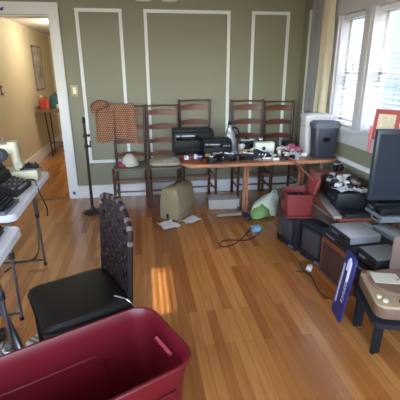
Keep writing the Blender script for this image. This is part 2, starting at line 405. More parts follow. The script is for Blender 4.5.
# ceiling light with two glass shades
t = thing('ceiling_light', 'ceiling light with two small frosted glass shades at the top edge', 'ceiling light', (.13, 2.6, CH))
MB().lathe([(.0, 0), (.07, 0), (.065, -.03), (.012, -.05), (.012, -.44), (.03, -.45), (.0, -.47)]).build('stem', mat('brushed nickel', (150, 140, 124), .35, metal=.8), t)
for s in (-1, 1):
    MB().tube(spline([(0, 0, -.45), (s*.04, 0, -.5), (s*.075, 0, -.49), (s*.08, 0, -.53)], 5), .006).build('arm', MATS['brushed nickel'], t)
    MB().lathe([(.014, -.52), (.028, -.56), (.04, -.62), (.05, -.69), (.047, -.69), (.035, -.62), (.02, -.55)], c=(s*.08, 0, 0)).build('shade', mat('frosted glass', (206, 196, 180), .3), t)

# ------------------------------------------------------------ hallway things
t = thing('serving_cart', 'thin black metal cart on casters in the hallway', 'cart', (-1.55, 7.42, 0), .05)
MB().b2((-.17, -.72, .80), (.17, .38, .825)).b2((-.18, -.73, .80), (-.17, .39, .9)).b2((-.17, -.73, .80), (.17, -.72, .86)).build('tray', brownwood, t)
for sx in (-1, 1):
    for sy in (-1, 1):
        l = MB().cyl((sx*.12, sy*.16, .045), (sx*.15, sy*.26, .8), .011).build('leg', iron, t)
        MB().cyl((sx*.12-.012, sy*.16, .032), (sx*.12+.012, sy*.16, .032), .032, n=14).build('caster', black_pl, l)
MB().cyl((-.125, -.17, .18), (-.125, .17, .18), .008).cyl((.125, -.17, .18), (.125, .17, .18), .008).cyl((-.125, 0, .18), (.125, 0, .18), .008).build('brace', iron, t)
def bottle(x, y, z, h, r, m, lab, cap):
    t = thing('bottle', lab, 'bottle', (x, y, z)); MB().lathe([(0, 0), (r, 0), (r, h*.68), (r*.45, h*.8), (r*.4, h*.9), (0, h*.9)]).build('body', m, t)
    MB().cyl((0, 0, h*.88), (0, 0, h), r*.5).build('cap', cap, t)
redglass = mat('red label', (176, 60, 36), .4)
bottle(-1.63, 6.82, .825, .24, .045, redglass, 'squat orange-red bottle nearest the wall on the hallway cart', white_pl)
bottle(-1.60, 7.0, .825, .21, .05, mat('orange jar', (190, 84, 50), .4), 'orange-red jar standing on the hallway cart, right of the squat bottle', redglass)
t = thing('tote_bag', 'dark teal bag slumped on the hallway cart', 'bag', (-1.5, 7.44, .826))
MB().loft([[(x*s, y*s2, z) for x, y in rrect(.24, .42, .09)] for z, s, s2 in ((0, 1, 1), (.08, 1.05, 1.02), (.2, .85, .8), (.23, .4, .5))]).build('body', mat('teal cloth', (62, 96, 110), .8, var=.3), t)
MB().tube(spline([(-.04, -.1, .2), (0, -.07, .27), (.0, .07, .27), (.04, .1, .2)]), .009).build('handle', black_sat, t)
t = thing('small_box', 'pale box beside the dark bag on the hallway cart', 'box', (-1.42, 7.2, .826)); MB().b2((-.05, -.06, 0), (.05, .06, .06)).build('body', cream_pl, t); MB().b2((-.052, -.062, .055), (.052, .062, .065)).build('lid', white_pl, t)
# picture
pm = bpy.data.materials.new('faded picture'); pm.use_nodes = True; n_ = pm.node_tree
tc = n_.nodes.new('ShaderNodeTexCoord'); no = n_.nodes.new('ShaderNodeTexNoise'); no.inputs['Scale'].default_value = 7; no.inputs['Detail'].default_value = 5
cr = n_.nodes.new('ShaderNodeValToRGB'); cr.color_ramp.elements[0].position = .38; cr.color_ramp.elements[0].color = srgb((130, 124, 114)); cr.color_ramp.elements[1].position = .6; cr.color_ramp.elements[1].color = srgb((196, 190, 178))
n_.links.new(tc.outputs['Object'], no.inputs['Vector']); n_.links.new(no.outputs[0], cr.inputs[0]); n_.links.new(cr.outputs[0], n_.nodes['Principled BSDF'].inputs['Base Color'])
t = thing('picture', 'tall narrow faded grey picture on the beige hallway wall', 'picture', (-1.75, 7.35, 1.16))
MB().b2((0, -.26, 0), (.02, .26, .68)).build('canvas', pm, t)
MB().b2((0, -.28, -.02), (.028, -.26, .7)).b2((0, .26, -.02), (.028, .28, .7)).b2((0, -.28, .68), (.028, .28, .7)).b2((0, -.28, -.02), (.028, .28, 0)).build('frame', mat('weathered grey frame', (112, 104, 96), .6), t)

# ------------------------------------------------------------ ladder-back chairs
def ladder_chair(label, loc, rz):
    t = thing('ladder_back_chair', label, 'chair', loc, rz, 'ladder-back chairs along the wall')
    H = 1.08
    for s in (-1, 1):   # rear posts
        pts = [(s*.165, 0, 0), (s*.165, 0, .44), (s*.172, .02, .8), (s*.178, .045, H)]
        l = MB().tube(spline(pts, 4), .0155, 10).build('rear_post', walnut, t)
        MB().ball((s*.178, .046, H+.0), (.0165, .0165, .012), 10).build('finial', walnut, l)
        MB().cyl((s*.181, -.36, 0), (s*.181, -.36, .46), .013, .017).build('leg', walnut, t)
        MB().cyl((s*.181, -.36, .16), (s*.165, 0, .16), .008).build('rung', walnut, t)
        MB().cyl((s*.181, -.36, .30), (s*.165, 0, .30), .008).build('rung', walnut, t)
    for z in (.2, .31): MB().cyl((-.18, -.36, z), (.18, -.36, z), .009).build('rung', walnut_x, t)
    MB().cyl((-.165, 0, .24), (.165, 0, .24), .008).build('rung', walnut_x, t)
    for z, hh in ((.53, .04), (.68, .042), (.84, .044), (1.0, .05)):
        yb = max(0, (z-.44)*.065)
        def fn(u, v, z=z, hh=hh, yb=yb):
            x = -.17+.34*u; arch = math.sin(u*PI)
            return (x, yb+.025*arch, z+(v-.5)*hh+v*.016*arch**1.5+(v-.5)*.012*math.cos(u*4*PI)*0)
        MB().grid(fn, 14, 2, .009).build('slat', walnut_x, t)
    MB().tube([(-.175, .043, H-.006), (0, .06, H-.003), (.175, .043, H-.006)], .0085, 8).build('crest_rod', walnut_x, t)
    MB().loft([[(x*s, -.18+y*s, z) for x, y in ((-.18/1, .18), (.18, .18), (.19, -.19), (-.19, -.19))][::1] for z, s in ((.435, .97), (.447, 1), (.457, .97))]).build('seat', rush, t)
    return t
CY = 4.36
c1 = ladder_chair('ladder-back chair with the brown woven blanket hung over its back', (-.14, CY, 0), 0)
dup(c1, (.24, CY, 0), 0, 'ladder-back chair with a flat cream cushion, beside the black printers')
dup(c1, (.615, CY+.03, 0), 0, 'ladder-back chair directly behind the two black printers').scale = (1, 1, 1.045)
dup(c1, (1.25, CY+.04, 0), 0, 'ladder-back chair behind the small white box and the silver carafe').scale = (1.06, 1, 1.03)
dup(c1, (1.63, CY+.02, 0), 0, 'rightmost ladder-back chair, next to the white bin in the corner').scale = (1.02, 1, 1.02)
# cushion and paper on chair 2
t = thing('cushion', 'flat cream cushion on the second ladder-back chair from the left', 'cushion', (.25, CY-.18, .46))
MB().loft([[(x*s, y*s, z) for x, y in rrect(.36, .34, .08)] for z, s in ((0, .9), (.012, 1), (.028, 1), (.038, .9), (.041, .6))]).build('pad', mat('cream cushion', (204, 196, 170), .85), t)
MB().tube([(x, y, .02) for x, y in rrect(.364, .346, .08)], .004, 6).build('piping', mat('tan piping', (150, 138, 110), .8), t)
o = MB().grid(lambda u, v: (-.09+.18*u, -.06+.12*v, .004*math.sin(u*5)*math.sin(v*4)+.002), 6, 5, .001).build('paper_sheet', paper, loc=(.30, CY-.22, .505), rot=(0, 0, .3)); tag(o, 'crumpled white paper lying on the cream chair cushion', 'paper')
# hat and pink item on chair 1
t = thing('knit_hat', 'off-white knitted hat on the leftmost ladder-back chair seat', 'hat', (-.15, CY-.2, .459))
MB().lathe([(0, 0), (.085, 0), (.09, .02), (.082, .06), (.06, .1), (.03, .125), (0, .13)], n=18).build('crown', mat('off white knit', (196, 190, 174), .9, bump=.5, bscale=120), t)
MB().lathe([(.088, 0), (.1, .003), (.102, .022), (.09, .03), (.086, .02)], n=18).build('brim', MATS['off white knit'], t)
o = MB().ball((0, 0, .02), (.035, .03, .022)).ball((.03, -.01, .014), (.025, .022, .014)).build('bow', mat('pink red cloth', (170, 62, 80), .8)); o.location = (-.245, CY-.28, .459); tag(o, 'small pink-red cloth bow beside the knitted hat', 'bow')
# woven blanket over chair 1
wv = weave_mat('brown woven cloth', (186, 138, 108), (104, 62, 44), 48)
def bl(u, v):
    x = -.49+.42*u
    s = v*2-1      # -1 behind, +1 front
    yb = 4.40
    if s < 0: return (x, yb+.028+.006*math.sin(u*9), 1.10+s*.26+.0)
    drop = .415 - .05*math.sin(u*PI*1.2)
    y = yb-.03-.02*math.sin(u*11+.5)*min(1, s*3)-.02*s
    return (x+.03*(u-.3)*s, y, 1.108-s*drop)
t = thing('woven_blanket', 'brown lattice-woven blanket draped over the leftmost ladder-back chair', 'blanket', (0, 0, 0))
MB().grid(bl, 22, 20, .006).build('cloth', wv, t)
pts = spline([(-.52, 4.36, 1.06), (-.48, 4.33, 1.09), (-.42, 4.34, 1.105), (-.36, 4.34, 1.10)], 4)
MB().tube(pts, [.028+.022*math.sin(PI*min(1, (i+.6)/len(pts))) for i in range(len(pts))], 12).ball((-.50, 4.34, 1.04), (.035, .03, .04)).build('rolled_fold', wv, t)
MB().grid(lambda u, v: (-.455+.0*u+.15*u, 4.338-.012*math.sin(u*6)-.012*v, 1.02-v*(.34-.03*u)), 8, 8, .005).build('loose_flap', wv, t)

# iron stand
b = G(93, 212, 0)
t = thing('iron_stand', 'tall black iron stand with a round base beside the doorway', 'stand', (b.x, b.y, 0))
MB().lathe([(0, 0), (.098, 0), (.1, .008), (.085, .016), (.05, .022), (.024, .034), (.016, .06), (0, .06)], n=28).build('base', iron, t)
MB().cyl((0, 0, .02), (0, 0, .98), .016, .011).build('pole', iron, t)
MB().lathe([(0, 0), (.014, .0), (.018, .015), (.012, .03), (.017, .045), (.006, .06), (0, .062)], c=(0, 0, .955)).build('finial', iron, t)
for z in (.72, .83): MB().cyl((0, 0, z-.02), (0, 0, z+.02), .021).cyl((-.01, 0, z), (.035, 0, z), .008).ball((.036, 0, z), (.014, .012, .014)).build('clamp_knob', iron, t)
MB().tube(spline([(.03, -.0, .72), (.045, -.02, .74), (.045, -.03, .78)], 4), .006).build('hook', iron, t)
# green bag under chair 1
b = G(108, 195, 0)
o = MB().ball((0, 0, .03), (.05, .05, .032)).ball((.03, .02, .045), (.035, .03, .035)).ball((-.035, .01, .025), (.03, .04, .026)).build('green_ball', mat('bright green cloth', (72, 140, 52), .7, var=.3, scale=20), loc=(b.x, b.y, 0)); o.name = 'cloth_bundle'; tag(o, 'bright green cloth bundle on the floor by the leftmost chair', 'cloth')

# ------------------------------------------------------------ beige case
t = thing('carrying_case', 'beige hard carrying case with a domed top standing on the floor', 'case', (.336, 3.76, 0), R(-34)); t.scale = (1, 1, 1.16)
prof = [(-.115, 0), (.115, 0), (.11, .17), (.088, .262), (.06, .282), (-.06, .282), (-.088, .262), (-.11, .17)]
m = MB(); 
m.loft([[(x*s, y, z*s2+.002) for x, z in prof] for y, s, s2 in ((-.185, .9, .93), (-.175, .98, .985), (-.165, 1, 1), (.165, 1, 1), (.175, .98, .985), (.185, .9, .93))])
m.build('shell', mat('beige case', (160, 144, 112), .5, var=.06), t)
MB().b2((-.118, -.17, .045), (.118, .17, .05)).build('seam', mat('case seam', (96, 86, 64), .5), t)
MB().tube(spline([(0, -.07, .28), (0, -.06, .305), (0, .06, .305), (0, .07, .28)], 5), .009).build('handle', mat('brown handle', (62, 48, 36), .5), t)
MB().box((-.02, -.186, .03), (.03, .008, .045), bev=.002).build('latch', dsteel, t)
# papers
def crumple(px, py, w, h, rz, seed, label, z=0.002, amp=.02, name='paper_sheet'):
    b = G(px, py, 0); rnd = random.Random(seed); a = [rnd.uniform(0, 6) for _ in range(4)]
    def fn(u, v):
        return ((u-.5)*w*(1+.1*math.sin(v*5+a[0])), (v-.5)*h*(1+.12*math.sin(u*4+a[1])), abs(amp*math.sin(u*5+a[2])*math.sin(v*4+a[3]))+amp*abs(u-.5))
    o = MB().grid(fn, 8, 6, .0015).build(name, paper, loc=(b.x, b.y, z), rot=(0, 0, rz)); tag(o, label, 'paper')
crumple(168, 226, .17, .18, .4, 3, 'crumpled white paper on the floor in front of the beige case')
crumple(190, 221, .21, .13, .7, 5, 'creased white sheet on the floor right of the crumpled paper')

# ------------------------------------------------------------ main table
TZ = .65
t = thing('wooden_table', 'wooden pedestal table with rounded ends under the gadgets by the back wall', 'table', (1.11, 3.6, 0))
def outline(w, h, r): return rrect(w, h, r, 8)
m = MB(); m.loft([[(x, y, z) for x, y in outline(1.54-d, .7-d, .2)] for z, d in ((TZ-.032, .02), (TZ-.028, 0), (TZ-.004, 0), (TZ, .008))])
m.build('tabletop', tabwood, t)
for px_ in (-.09, .5):
    p = MB().b2((px_-.022, -.03, .05), (px_-.004, .03, TZ-.032)).b2((px_+.006, -.03, .05), (px_+.024, .03, TZ-.032)).build('pedestal', tabwood, t)
    MB().b2((px_-.012, -.25, TZ-.06), (px_+.012, .25, TZ-.032)).build('bearer', tabwood, t)
    MB().box((px_-.09, 0, .028), (.42, .07, .03), bev=.008).build('foot', mat('worn foot board', (150, 132, 116), .6, var=.2), t)
    MB().box((px_, 0, .028), (.07, .34, .03), bev=.008).build('foot', dsteel, t)
    for s in (-1, 1): MB().cyl((px_, s*.14, 0), (px_, s*.14, .014), .018).build('glide', black_pl, t)

# printers
def printer(label, loc, w, d, h, rz, lidm):
    t = thing('printer', label, 'printer', loc, rz)
    MB().box((0, 0, h*.45), (w, d, h*.9), bev=.012).build('body', black_pl, t)
    MB().box((0, .01, h*.95), (w*.98, d*.9, h*.09), bev=.006).build('lid', lidm, t)
    MB().box((0, -d/2-.012, h*.2), (w*.7, .03, h*.06), bev=.003).build('paper_tray', black_sat, t)
    MB().box((0, -d/2-.003, h*.7), (w*.9, .008, h*.22), bev=.003).build('control_panel', glassy, t)
    for k in range(3): MB().cyl((w*(.2+.09*k), -d/2-.006, h*.7), (w*(.2+.09*k), -d/2-.011, h*.7), .008).build('button', grey_pl, t)
printer('black flat-lidded printer, the rear one of the two on the wooden table', (.505, 3.80, TZ), .40, .24, .25, .03, black_sat)
printer('lower black boxy printer standing in front of the rear printer', (.71, 3.57, TZ), .27, .2, .18, -.04, black_sat)
# tray with stuff
t = thing('serving_tray', 'small red-rimmed tray at the left end of the wooden table', 'tray', (.46, 3.41, TZ), .05)
MB().loft([[(x, y, z) for x, y in rrect(.24*s, .16*s, .03*s)] for z, s in ((0, .95), (.002, .96), (.03, 1.04), (.032, 1.02), (.006, .93))]).build('dish', mat('dark red tray', (112, 50, 42), .4), t)
MB().tube([(x, y, .031) for x, y in rrect(.25, .168, .03)]+[(.125, .0, .031)], .003, 6).build('rim', redwood, t)
def cup(name, label, cat, loc, r, h, m, m2=None, handle=True, group=None):
    t = thing(name, label, cat, loc, random.uniform(0, 3), group)
    MB().lathe([(0, 0), (r*.8, 0), (r, h*.3), (r, h), (r*.9, h), (r*.88, h*.15), (0, h*.1)], n=16).build('body', m, t)
    if handle: MB().tube(spline([(r*.95, 0, h*.8), (r*1.5, 0, h*.75), (r*1.5, 0, h*.3), (r*.95, 0, h*.2)], 4), .004, 6).build('handle', m2 or m, t)
    return t
cup('tin_can', 'small yellow-brown tin in front of the black printers', 'tin', (.60, 3.43, TZ), .026, .06, mat('yellow brown tin', (172, 140, 78), .4), handle=False)
cup('mug', 'white mug right of the silver carafe', 'mug', (1.0, 3.72, TZ), .036, .085, white_pl)
# carafe
t = thing('carafe', 'silver cone-shaped metal carafe behind the printers', 'carafe', (.90, 3.83, TZ)); t.scale = (1.05, 1.05, 1.15)
MB().lathe([(0, 0), (.07, 0), (.073, .01), (.066, .09), (.038, .17), (.024, .2), (.024, .225), (.03, .235), (0, .24)], n=28).build('body', mat('brushed metal', (186, 188, 192), .35, metal=.5), t)
MB().lathe([(0, 0), (.016, 0), (.02, .012), (.012, .03), (0, .034)], c=(0, 0, .238)).build('lid', dgrey_pl, t)
MB().tube(spline([(.03, 0, .21), (.075, 0, .2), (.1, 0, .13), (.07, 0, .06)], 6), .008).build('handle', black_pl, t)
# camera family
def camera_thing(label, loc, rz, s=1, bodym=None, group=None):
    t = thing('camera', label, 'camera', loc, rz, group); t.scale = (s, s, s)
    MB().box((0, 0, .04), (.13, .042, .078), bev=.008).build('body', bodym or black_pl, t)
    MB().box((0, 0, .083), (.125, .038, .012), bev=.003).build('top_plate', silver_pl, t)
    MB().box((0, 0, .095), (.04, .034, .022), bev=.005).build('viewfinder', bodym or black_pl, t)
    l = MB().cyl((0, -.02, .038), (0, -.055, .038), .03, .027, 20).cyl((0, -.055, .038), (0, -.06, .038), .029, n=20).build('lens', black_sat, t)
    MB().cyl((0, -.06, .038), (0, -.0615, .038), .021, n=20).build('lens_glass', glassy, l)
    for x in (-.045, .045): MB().cyl((x, 0, .088), (x, 0, .098), .01).build('dial', chrome, t)
    return t
camk = camera_thing('black camera with a round silver dial left of the white box', (1.10, 3.86, TZ), .1, 1.25)
# glass jar / lens
t = thing('glass_jar', 'round clear-topped jar behind the small white box', 'jar', (1.25, 3.88, TZ))
MB().lathe([(0, 0), (.04, 0), (.042, .07), (.036, .08), (0, .08)]).build('body', grey_pl, t); MB().ball((0, 0, .1), (.036, .036, .032), 16).build('lid', chrome, t)
t = thing('cardboard_box', 'small white box with a dark square label on the wooden table', 'box', (1.23, 3.70, TZ), -.04)
MB().box((0, 0, .052), (.2, .09, .104), bev=.002).build('body', mat('white card', (226, 226, 214), .6), t)
MB().box((-.01, -.0455, .048), (.034, .002, .034)).build('label', dgrey_pl, t)
t = thing('cardboard_box', 'small peach-orange box in front of the white mug', 'box', (.98, 3.5, TZ), .15)
MB().box((0, 0, .033), (.1, .07, .066), bev=.002).build('body', mat('peach card', (214, 158, 124), .6), t); MB().box((0, 0, .067), (.102, .072, .004)).build('lid', mat('peach lid', (224, 180, 150), .6), t)
t = thing('fabric_pouch', 'pale green cloth pouch between the peach box and the white box', 'pouch', (1.09, 3.6, TZ), .1)
MB().loft([[(x*s, y*s, z) for x, y in rrect(.1, .06, .025)] for z, s in ((0, .9), (.02, 1.05), (.05, .9), (.062, .5))]).build('body', mat('pale green cloth', (184, 200, 168), .8), t); MB().tube([(-.03, 0, .06), (0, 0, .07), (.03, 0, .06)], .003, 6).build('drawstring', white_pl, t)
t = thing('shoe', 'black sneaker with white chevron stripes at the front of the wooden table', 'shoe', (1.12, 3.42, TZ), R(-4))
loops = []
for (x, hw, h) in ((-.09, .022, .045), (-.08, .03, .075), (-.04, .032, .08), (0, .033, .06), (.04, .036, .045), (.075, .033, .034), (.095, .018, .02)):
    loops.append([(x, hw*math.cos(a*PI/5), .014+max(0, h*math.sin(a*PI/5))) if a <= 5 else (x, hw*math.cos(a*PI/5), .012) for a in range(10)])
MB().loft(loops).build('upper', black_sat, t)
MB().loft([[(x*1.02, y*1.08, z) for x, y in rrect(.19, .066, .03)] for z in (0, .016)]).build('sole', white_pl, t)
for k in range(3):
    MB().box((-.035+.03*k, -.031, .036), (.009, .008, .042), rot=(.15, .55, 0)).build('stripe', white_pl, t)
# pink cloth and white tissue
t = thing('pink_cloth', 'crumpled pink cloth at the right end of the wooden table', 'cloth', (1.51, 3.66, TZ))
m = MB()
for (x, y, z, a, b_, c) in ((0, 0, .03, .07, .05, .032), (-.06, .02, .024, .05, .04, .026), (.06, -.03, .028, .05, .04, .03), (.02, .05, .04, .05, .035, .04)): m.ball((x, y, z), (a, b_, c), 10)
m.build('cloth', mat('pink cloth', (196, 98, 128), .8, var=.2, scale=30, bump=.8, bscale=30), t)
o = MB().ball((0, 0, .02), (.04, .035, .022), 8).ball((.03, .02, .028), (.025, .03, .025), 8).build('tissue', paper, loc=(1.55, 3.42, TZ)); tag(o, 'balled white tissue beside the pink cloth', 'tissue')
# small families -------------------------------------------------
def adapter(label, loc, rz, m1, group):
    t = thing('power_adapter', label, 'power adapter', loc, rz, group)
    MB().box((0, 0, .016), (.062, .042, .032), bev=.006).build('body', m1, t)
    MB().b2((-.04, -.01, .014), (-.03, -.007, .02)).b2((-.04, .007, .014), (-.03, .01, .02)).build('prong', chrome, t)
    MB().tube(spline([(.03, 0, .016), (.06, .01, .006), (.08, .05, .004), (.05, .08, .004), (.0, .06, .004)], 5), .0025, 6).build('cord', cable_m, t)
    return t
def gadget(label, loc, rz, m1, m2, group):
    t = thing('light_meter', label, 'gadget', loc, rz, group)
    MB().box((0, 0, .014), (.06, .085, .028), bev=.006).build('body', m1, t)
    MB().cyl((0, .015, .028), (0, .015, .033), .018, n=16).build('dial', m2, t)
    MB().box((0, -.025, .029), (.035, .018, .003)).build('display', glassy, t)
    return t
def canister(label, loc, m1, m2, group):
    t = thing('film_canister', label, 'canister', loc, 0, group)
    MB().cyl((0, 0, 0), (0, 0, .04), .016, n=14).build('body', m1, t); MB().cyl((0, 0, .04), (0, 0, .049), .0175, n=14).build('lid', m2, t); return t
LG = 'small gadget among the heap spread over the right half of the wooden table'
gp = 'small gadgets heaped on the wooden table'
gA = gadget('small silver and black gadget in the heap on the right half of the wooden table', (1.2, 3.5, TZ), .3, silver_pl, black_pl, gp)
gB = canister('small canister with a pale lid in the heap on the wooden table', (1.25, 3.44, TZ), black_sat, white_pl, 'film canisters on the wooden table')
gC = camera_thing('small compact camera in the heap on the right half of the wooden table', (1.36, 3.52, TZ), .4, .72, silver_pl, 'compact cameras on the wooden table')
gD = adapter('small white power adapter in the heap on the wooden table', (1.42, 3.42, TZ), 1, white_pl, 'white adapters on the wooden table')
rnd = random.Random(11)
spots = []
for iy, y in enumerate((3.33, 3.43, 3.53, 3.62)):
    for ix in range(5 if iy > 0 else 3):
        spots.append((1.235+ix*.092+rnd.uniform(-.008, .008)+(iy % 2)*.02-(.0 if iy < 3 else .0), y+rnd.uniform(-.008, .008)))
spots = [q for q in spots if not (q[1] > 3.58) and not (q[1] > 3.5 and q[0] > 1.52) and not (q[1] > 3.4 and q[0] > 1.6)]
used0 = {0: gA, 4: gB, 2: gC, 7: gD}
for i, (x, y) in enumerate(spots):
    rz = rnd.uniform(0, 6)
    if i in used0: used0[i].location = (x, y, TZ); used0[i].rotation_euler.z = rz; continue
    k = [gA, gB, gC, gD, gA, gC][i % 6]
    dup(k, (x, y, TZ), rz, scale=.72 if k is gC else 1.0)
gE = adapter('small black power adapter at the front edge of the wooden table', (.70, 3.37, TZ), 2, black_pl, 'black adapters at the front edge of the wooden table')
dup(gE, (.83, 3.36, TZ), .7); dup(gE, (.93, 3.39, TZ), 3.6)
k = dup(gA, (.73, 3.47, TZ), 1.4, 'flat black and silver gadget in front of the lower printer'); k['group'] = 'gadgets before the printers'
dup(gA, (.86, 3.47, TZ), .4, 'silver-faced flat gadget between the lower printer and the peach box').pop('group', None); k.pop('group', None)
cup('bowl', 'blue and white bowl in front of the silver carafe', 'bowl', (.88, 3.60, TZ), .05, .05, mat('blue white china', (176, 190, 210), .25), handle=False)
cup('cup', 'small pale blue cup between the carafe and the white mug', 'cup', (.97, 3.62, TZ), .032, .055, MATS['blue white china'])
t = thing('headphones', 'pair of headphones with white cushions lying in the tray', 'headphones', (.44, 3.42, TZ+.008), .4)
MB().tube([(.06*math.cos(a), .0, .03+.055*math.sin(a)) for a in [PI*k/10 for k in range(11)]], .005, 6).build('headband', dgrey_pl, t)
for s in (-1, 1): MB().cyl((s*.06, -.0, .028), (s*.04, 0, .028), .026, n=14).build('ear_cushion', white_pl, t)
t = thing('small_box', 'little blue and white box in the tray, right of the headphones', 'box', (.52, 3.40, TZ+.006), .2); MB().box((0, 0, .02), (.04, .03, .04), bev=.002).build('body', mat('blue card', (56, 84, 150), .5), t); MB().box((0, 0, .041), (.041, .031, .004)).build('lid', white_pl, t)
t = thing('game_controller', 'black game controller behind the small heap of gadgets', 'controller', (1.43, 3.73, TZ), .2)
MB().loft([[(x*s, y*s-abs(x)*.3, z) for x, y in rrect(.14, .07, .03)] for z, s in ((0, .85), (.015, 1), (.03, .95), (.035, .8))]).build('body', black_pl, t)
for s in (-1, 1): MB().cyl((s*.03, -.012, .033), (s*.03, -.012, .045), .01).build('thumb_stick', dgrey_pl, t)
o = MB().tube(spline([(1.35, 3.76, TZ+.005), (1.42, 3.80, TZ+.006), (1.5, 3.77, TZ+.02), (1.55, 3.82, TZ+.005), (1.45, 3.86, TZ+.005), (1.38, 3.82, TZ+.014), (1.5, 3.84, TZ+.02), (1.6, 3.78, TZ+.005)], 6), .0045, 6).build('cable_coil', cable_m); tag(o, 'black cable tangled at the back of the wooden table', 'cable')

camd = camera_thing('black camera lying in the tangle of black gadgets before the two printers', (.69, 3.425, TZ), .5, .8, black_sat, 'black cameras before the printers')
for x, y, rz in ((.80, 3.40, 2.6), (.98, 3.39, -.5), (.62, 3.32, 1.2)): dup(camd, (x, y, TZ), rz).scale = (.8, .8, .8)
for x, y, sd, lab in ((.58, 3.36, 1, 'black cable tangle at the front edge of the wooden table near the tin'), (.86, 3.42, 2, 'black cable tangle before the silver-faced gadget'), (1.05, 3.34, 3, 'black cable tangle beside the striped sneaker'), (1.40, 3.60, 4, 'white cable tangle on top of the gadget heap')):
    rnd = random.Random(sd)
    pts = [(x+(.05+.02*rnd.random())*math.cos(a*.9)+rnd.uniform(-.012, .012), y+.035*math.sin(a*1.1)+rnd.uniform(-.01, .01), TZ+.006+.035*abs(math.sin(a*.8))+(.03 if sd == 4 else 0)) for a in range(16)]
    o = MB().tube(spline(pts, 5), .0045, 6).build('cable', white_pl if sd == 4 else cable_m); tag(o, lab, 'cable')
for x, y, w_, h_, mm, lab in ((.46, 3.56, .09, .05, black_sat, 'small black box between the tray and the rear printer'), (1.33, 3.80, .12, .06, grey_pl, 'grey box at the back of the gadget heap'), (1.06, 3.72, .1, .05, black_pl, 'black box behind the peach-orange box'), (1.52, 3.80, .11, .09, dgrey_pl, 'dark box behind the pink cloth')):
    t = thing('small_box', lab, 'box', (x, y, TZ), .2); MB().box((0, 0, h_/2), (w_, .06, h_), bev=.004).build('body', mm, t); MB().box((0, 0, h_), (w_*1.02, .062, .008), bev=.002).build('lid', mm, t)

# bins on the table's right end
t = thing('waste_bin', 'tall white plastic bin in the corner behind the paper shredder', 'bin', (1.735, 3.615, TZ), -.05)
MB().loft([[(x, y, z) for x, y in rrect(.27*s, .18*s, .03)] for z, s in ((0, .86), (.36, 1), (.365, 1), (.36, .96), (.01, .82))]).build('bucket', translucent('white bin', (232, 226, 224), .25, .4), t)
MB().loft([[(x, y, z) for x, y in rrect(.27*s, .18*s, .03)] for z, s in ((.358, 1.06), (.375, 1.06), (.385, .98), (.392, .7))]).build('lid', white_pl, t)
o = MB().tube([(x, y, .27) for x, y in rrect(.262, .172, .03)], .003, 6).build('band', mat('pale pink rim', (226, 190, 176), .5), t)
t = thing('paper_shredder', 'black paper shredder with a grey top at the table corner by the window', 'shredder', (1.715, 3.38, TZ), -.08)
MB().loft([[(x, y, z) for x, y in rrect(.23*s, .16*s, .03)] for z, s in ((0.004, .84), (.012, .86), (.285, 1), (.29, .98))]).build('bin', mat('shredder bin', (48, 50, 60), .4), t)
MB().loft([[(x, y, z) for x, y in rrect(.25*s, .18*s, .03)] for z, s in ((.288, .97), (.296, 1), (.325, 1), (.345, .84))]).build('head', mat('shredder head', (104, 108, 116), .4), t)
MB().b2((-.09, -.006, .3448), (.09, .006, .347)).build('paper_slot', black_pl, t)
MB().b2((-.03, -.077, .16), (.03, -.072, .2)).build('bin_window', glassy, t)

# ------------------------------------------------------------ floor things under the table
b = G(222, 199, 0)
t = thing('cardboard_box', 'flat white box on the floor under the wooden table', 'box', (.86, 3.92, 0), -.08)
MB().box((0, 0, .05), (.34, .2, .1), bev=.003).build('body', mat('off white card', (186, 180, 170), .7), t)
MB().box((0, 0, .099), (.346, .206, .016), bev=.003).build('lid', mat('box lid card', (198, 192, 184), .7), t)
# green and white bag
b = G(264, 218, 0)
t = thing('shopping_bag', 'green and white plastic shopping bag slumped under the wooden table', 'bag', (b.x+.03, b.y+.08, 0), .15)
rndb = random.Random(4)
def bagloop(z, sx, sy, dx, dy, ph):
    return [(dx+sx*math.cos(a)*(1+.12*math.sin(4*a+ph)), dy+sy*math.sin(a)*(1+.12*math.sin(5*a+ph*2)), z+.012*math.sin(3*a+ph)) for a in [2*PI*k/26 for k in range(26)]]
MB().loft([bagloop(.014, .13, .1, 0, 0, 0), bagloop(.05, .15, .11, 0, 0, .5), bagloop(.12, .14, .1, .01, 0, 1), bagloop(.18, .1, .06, .04, 0, 1.8), bagloop(.215, .06, .03, .07, 0, 2.6), bagloop(.245, .03, .012, .1, 0, 3)]).build('sack', mat('white green bag', (208, 216, 196), .5, var=.15, scale=14), t)
MB().loft([bagloop(.02, .11, .085, -.06, -.045, 0), bagloop(.06, .115, .085, -.06, -.045, .9), bagloop(.11, .09, .07, -.05, -.04, 1), bagloop(.15, .04, .03, -.03, -.02, 1.8)]).build('green_side', mat('green bag print', (116, 152, 84), .5, var=.35, scale=18), t)
MB().tube(spline([(.06, .02, .22), (.10, .0, .27), (.13, -.02, .2), (.12, -.03, .1)], 5), .006, 6).build('handle', MATS['white green bag'], t)
b = G(256, 229, .02)
t = thing('power_adapter', 'pale blue power brick on the floor beside the shopping bag', 'power adapter', (b.x, b.y, 0), .15)
MB().box((0, 0, .025), (.085, .06, .05), bev=.005).build('body', mat('pale blue plastic', (120, 160, 186), .4), t)
L = lambda px, py: (G(px, py, .004)-Vector((b.x, b.y, 0)))
P = [(251, 228), (246, 234), (236, 243), (224, 247), (220, 243), (226, 240), (236, 240), (247, 240), (254, 237), (259, 233), (262, 229)]
cdm = MB().tube(spline([Vector((*(G(x, y, .004).xy), .004)) for x, y in P], 6), .004, 6).build('power_cord', cable_m, t); bpy.context.view_layer.update(); cdm.matrix_parent_inverse = t.matrix_world.inverted()
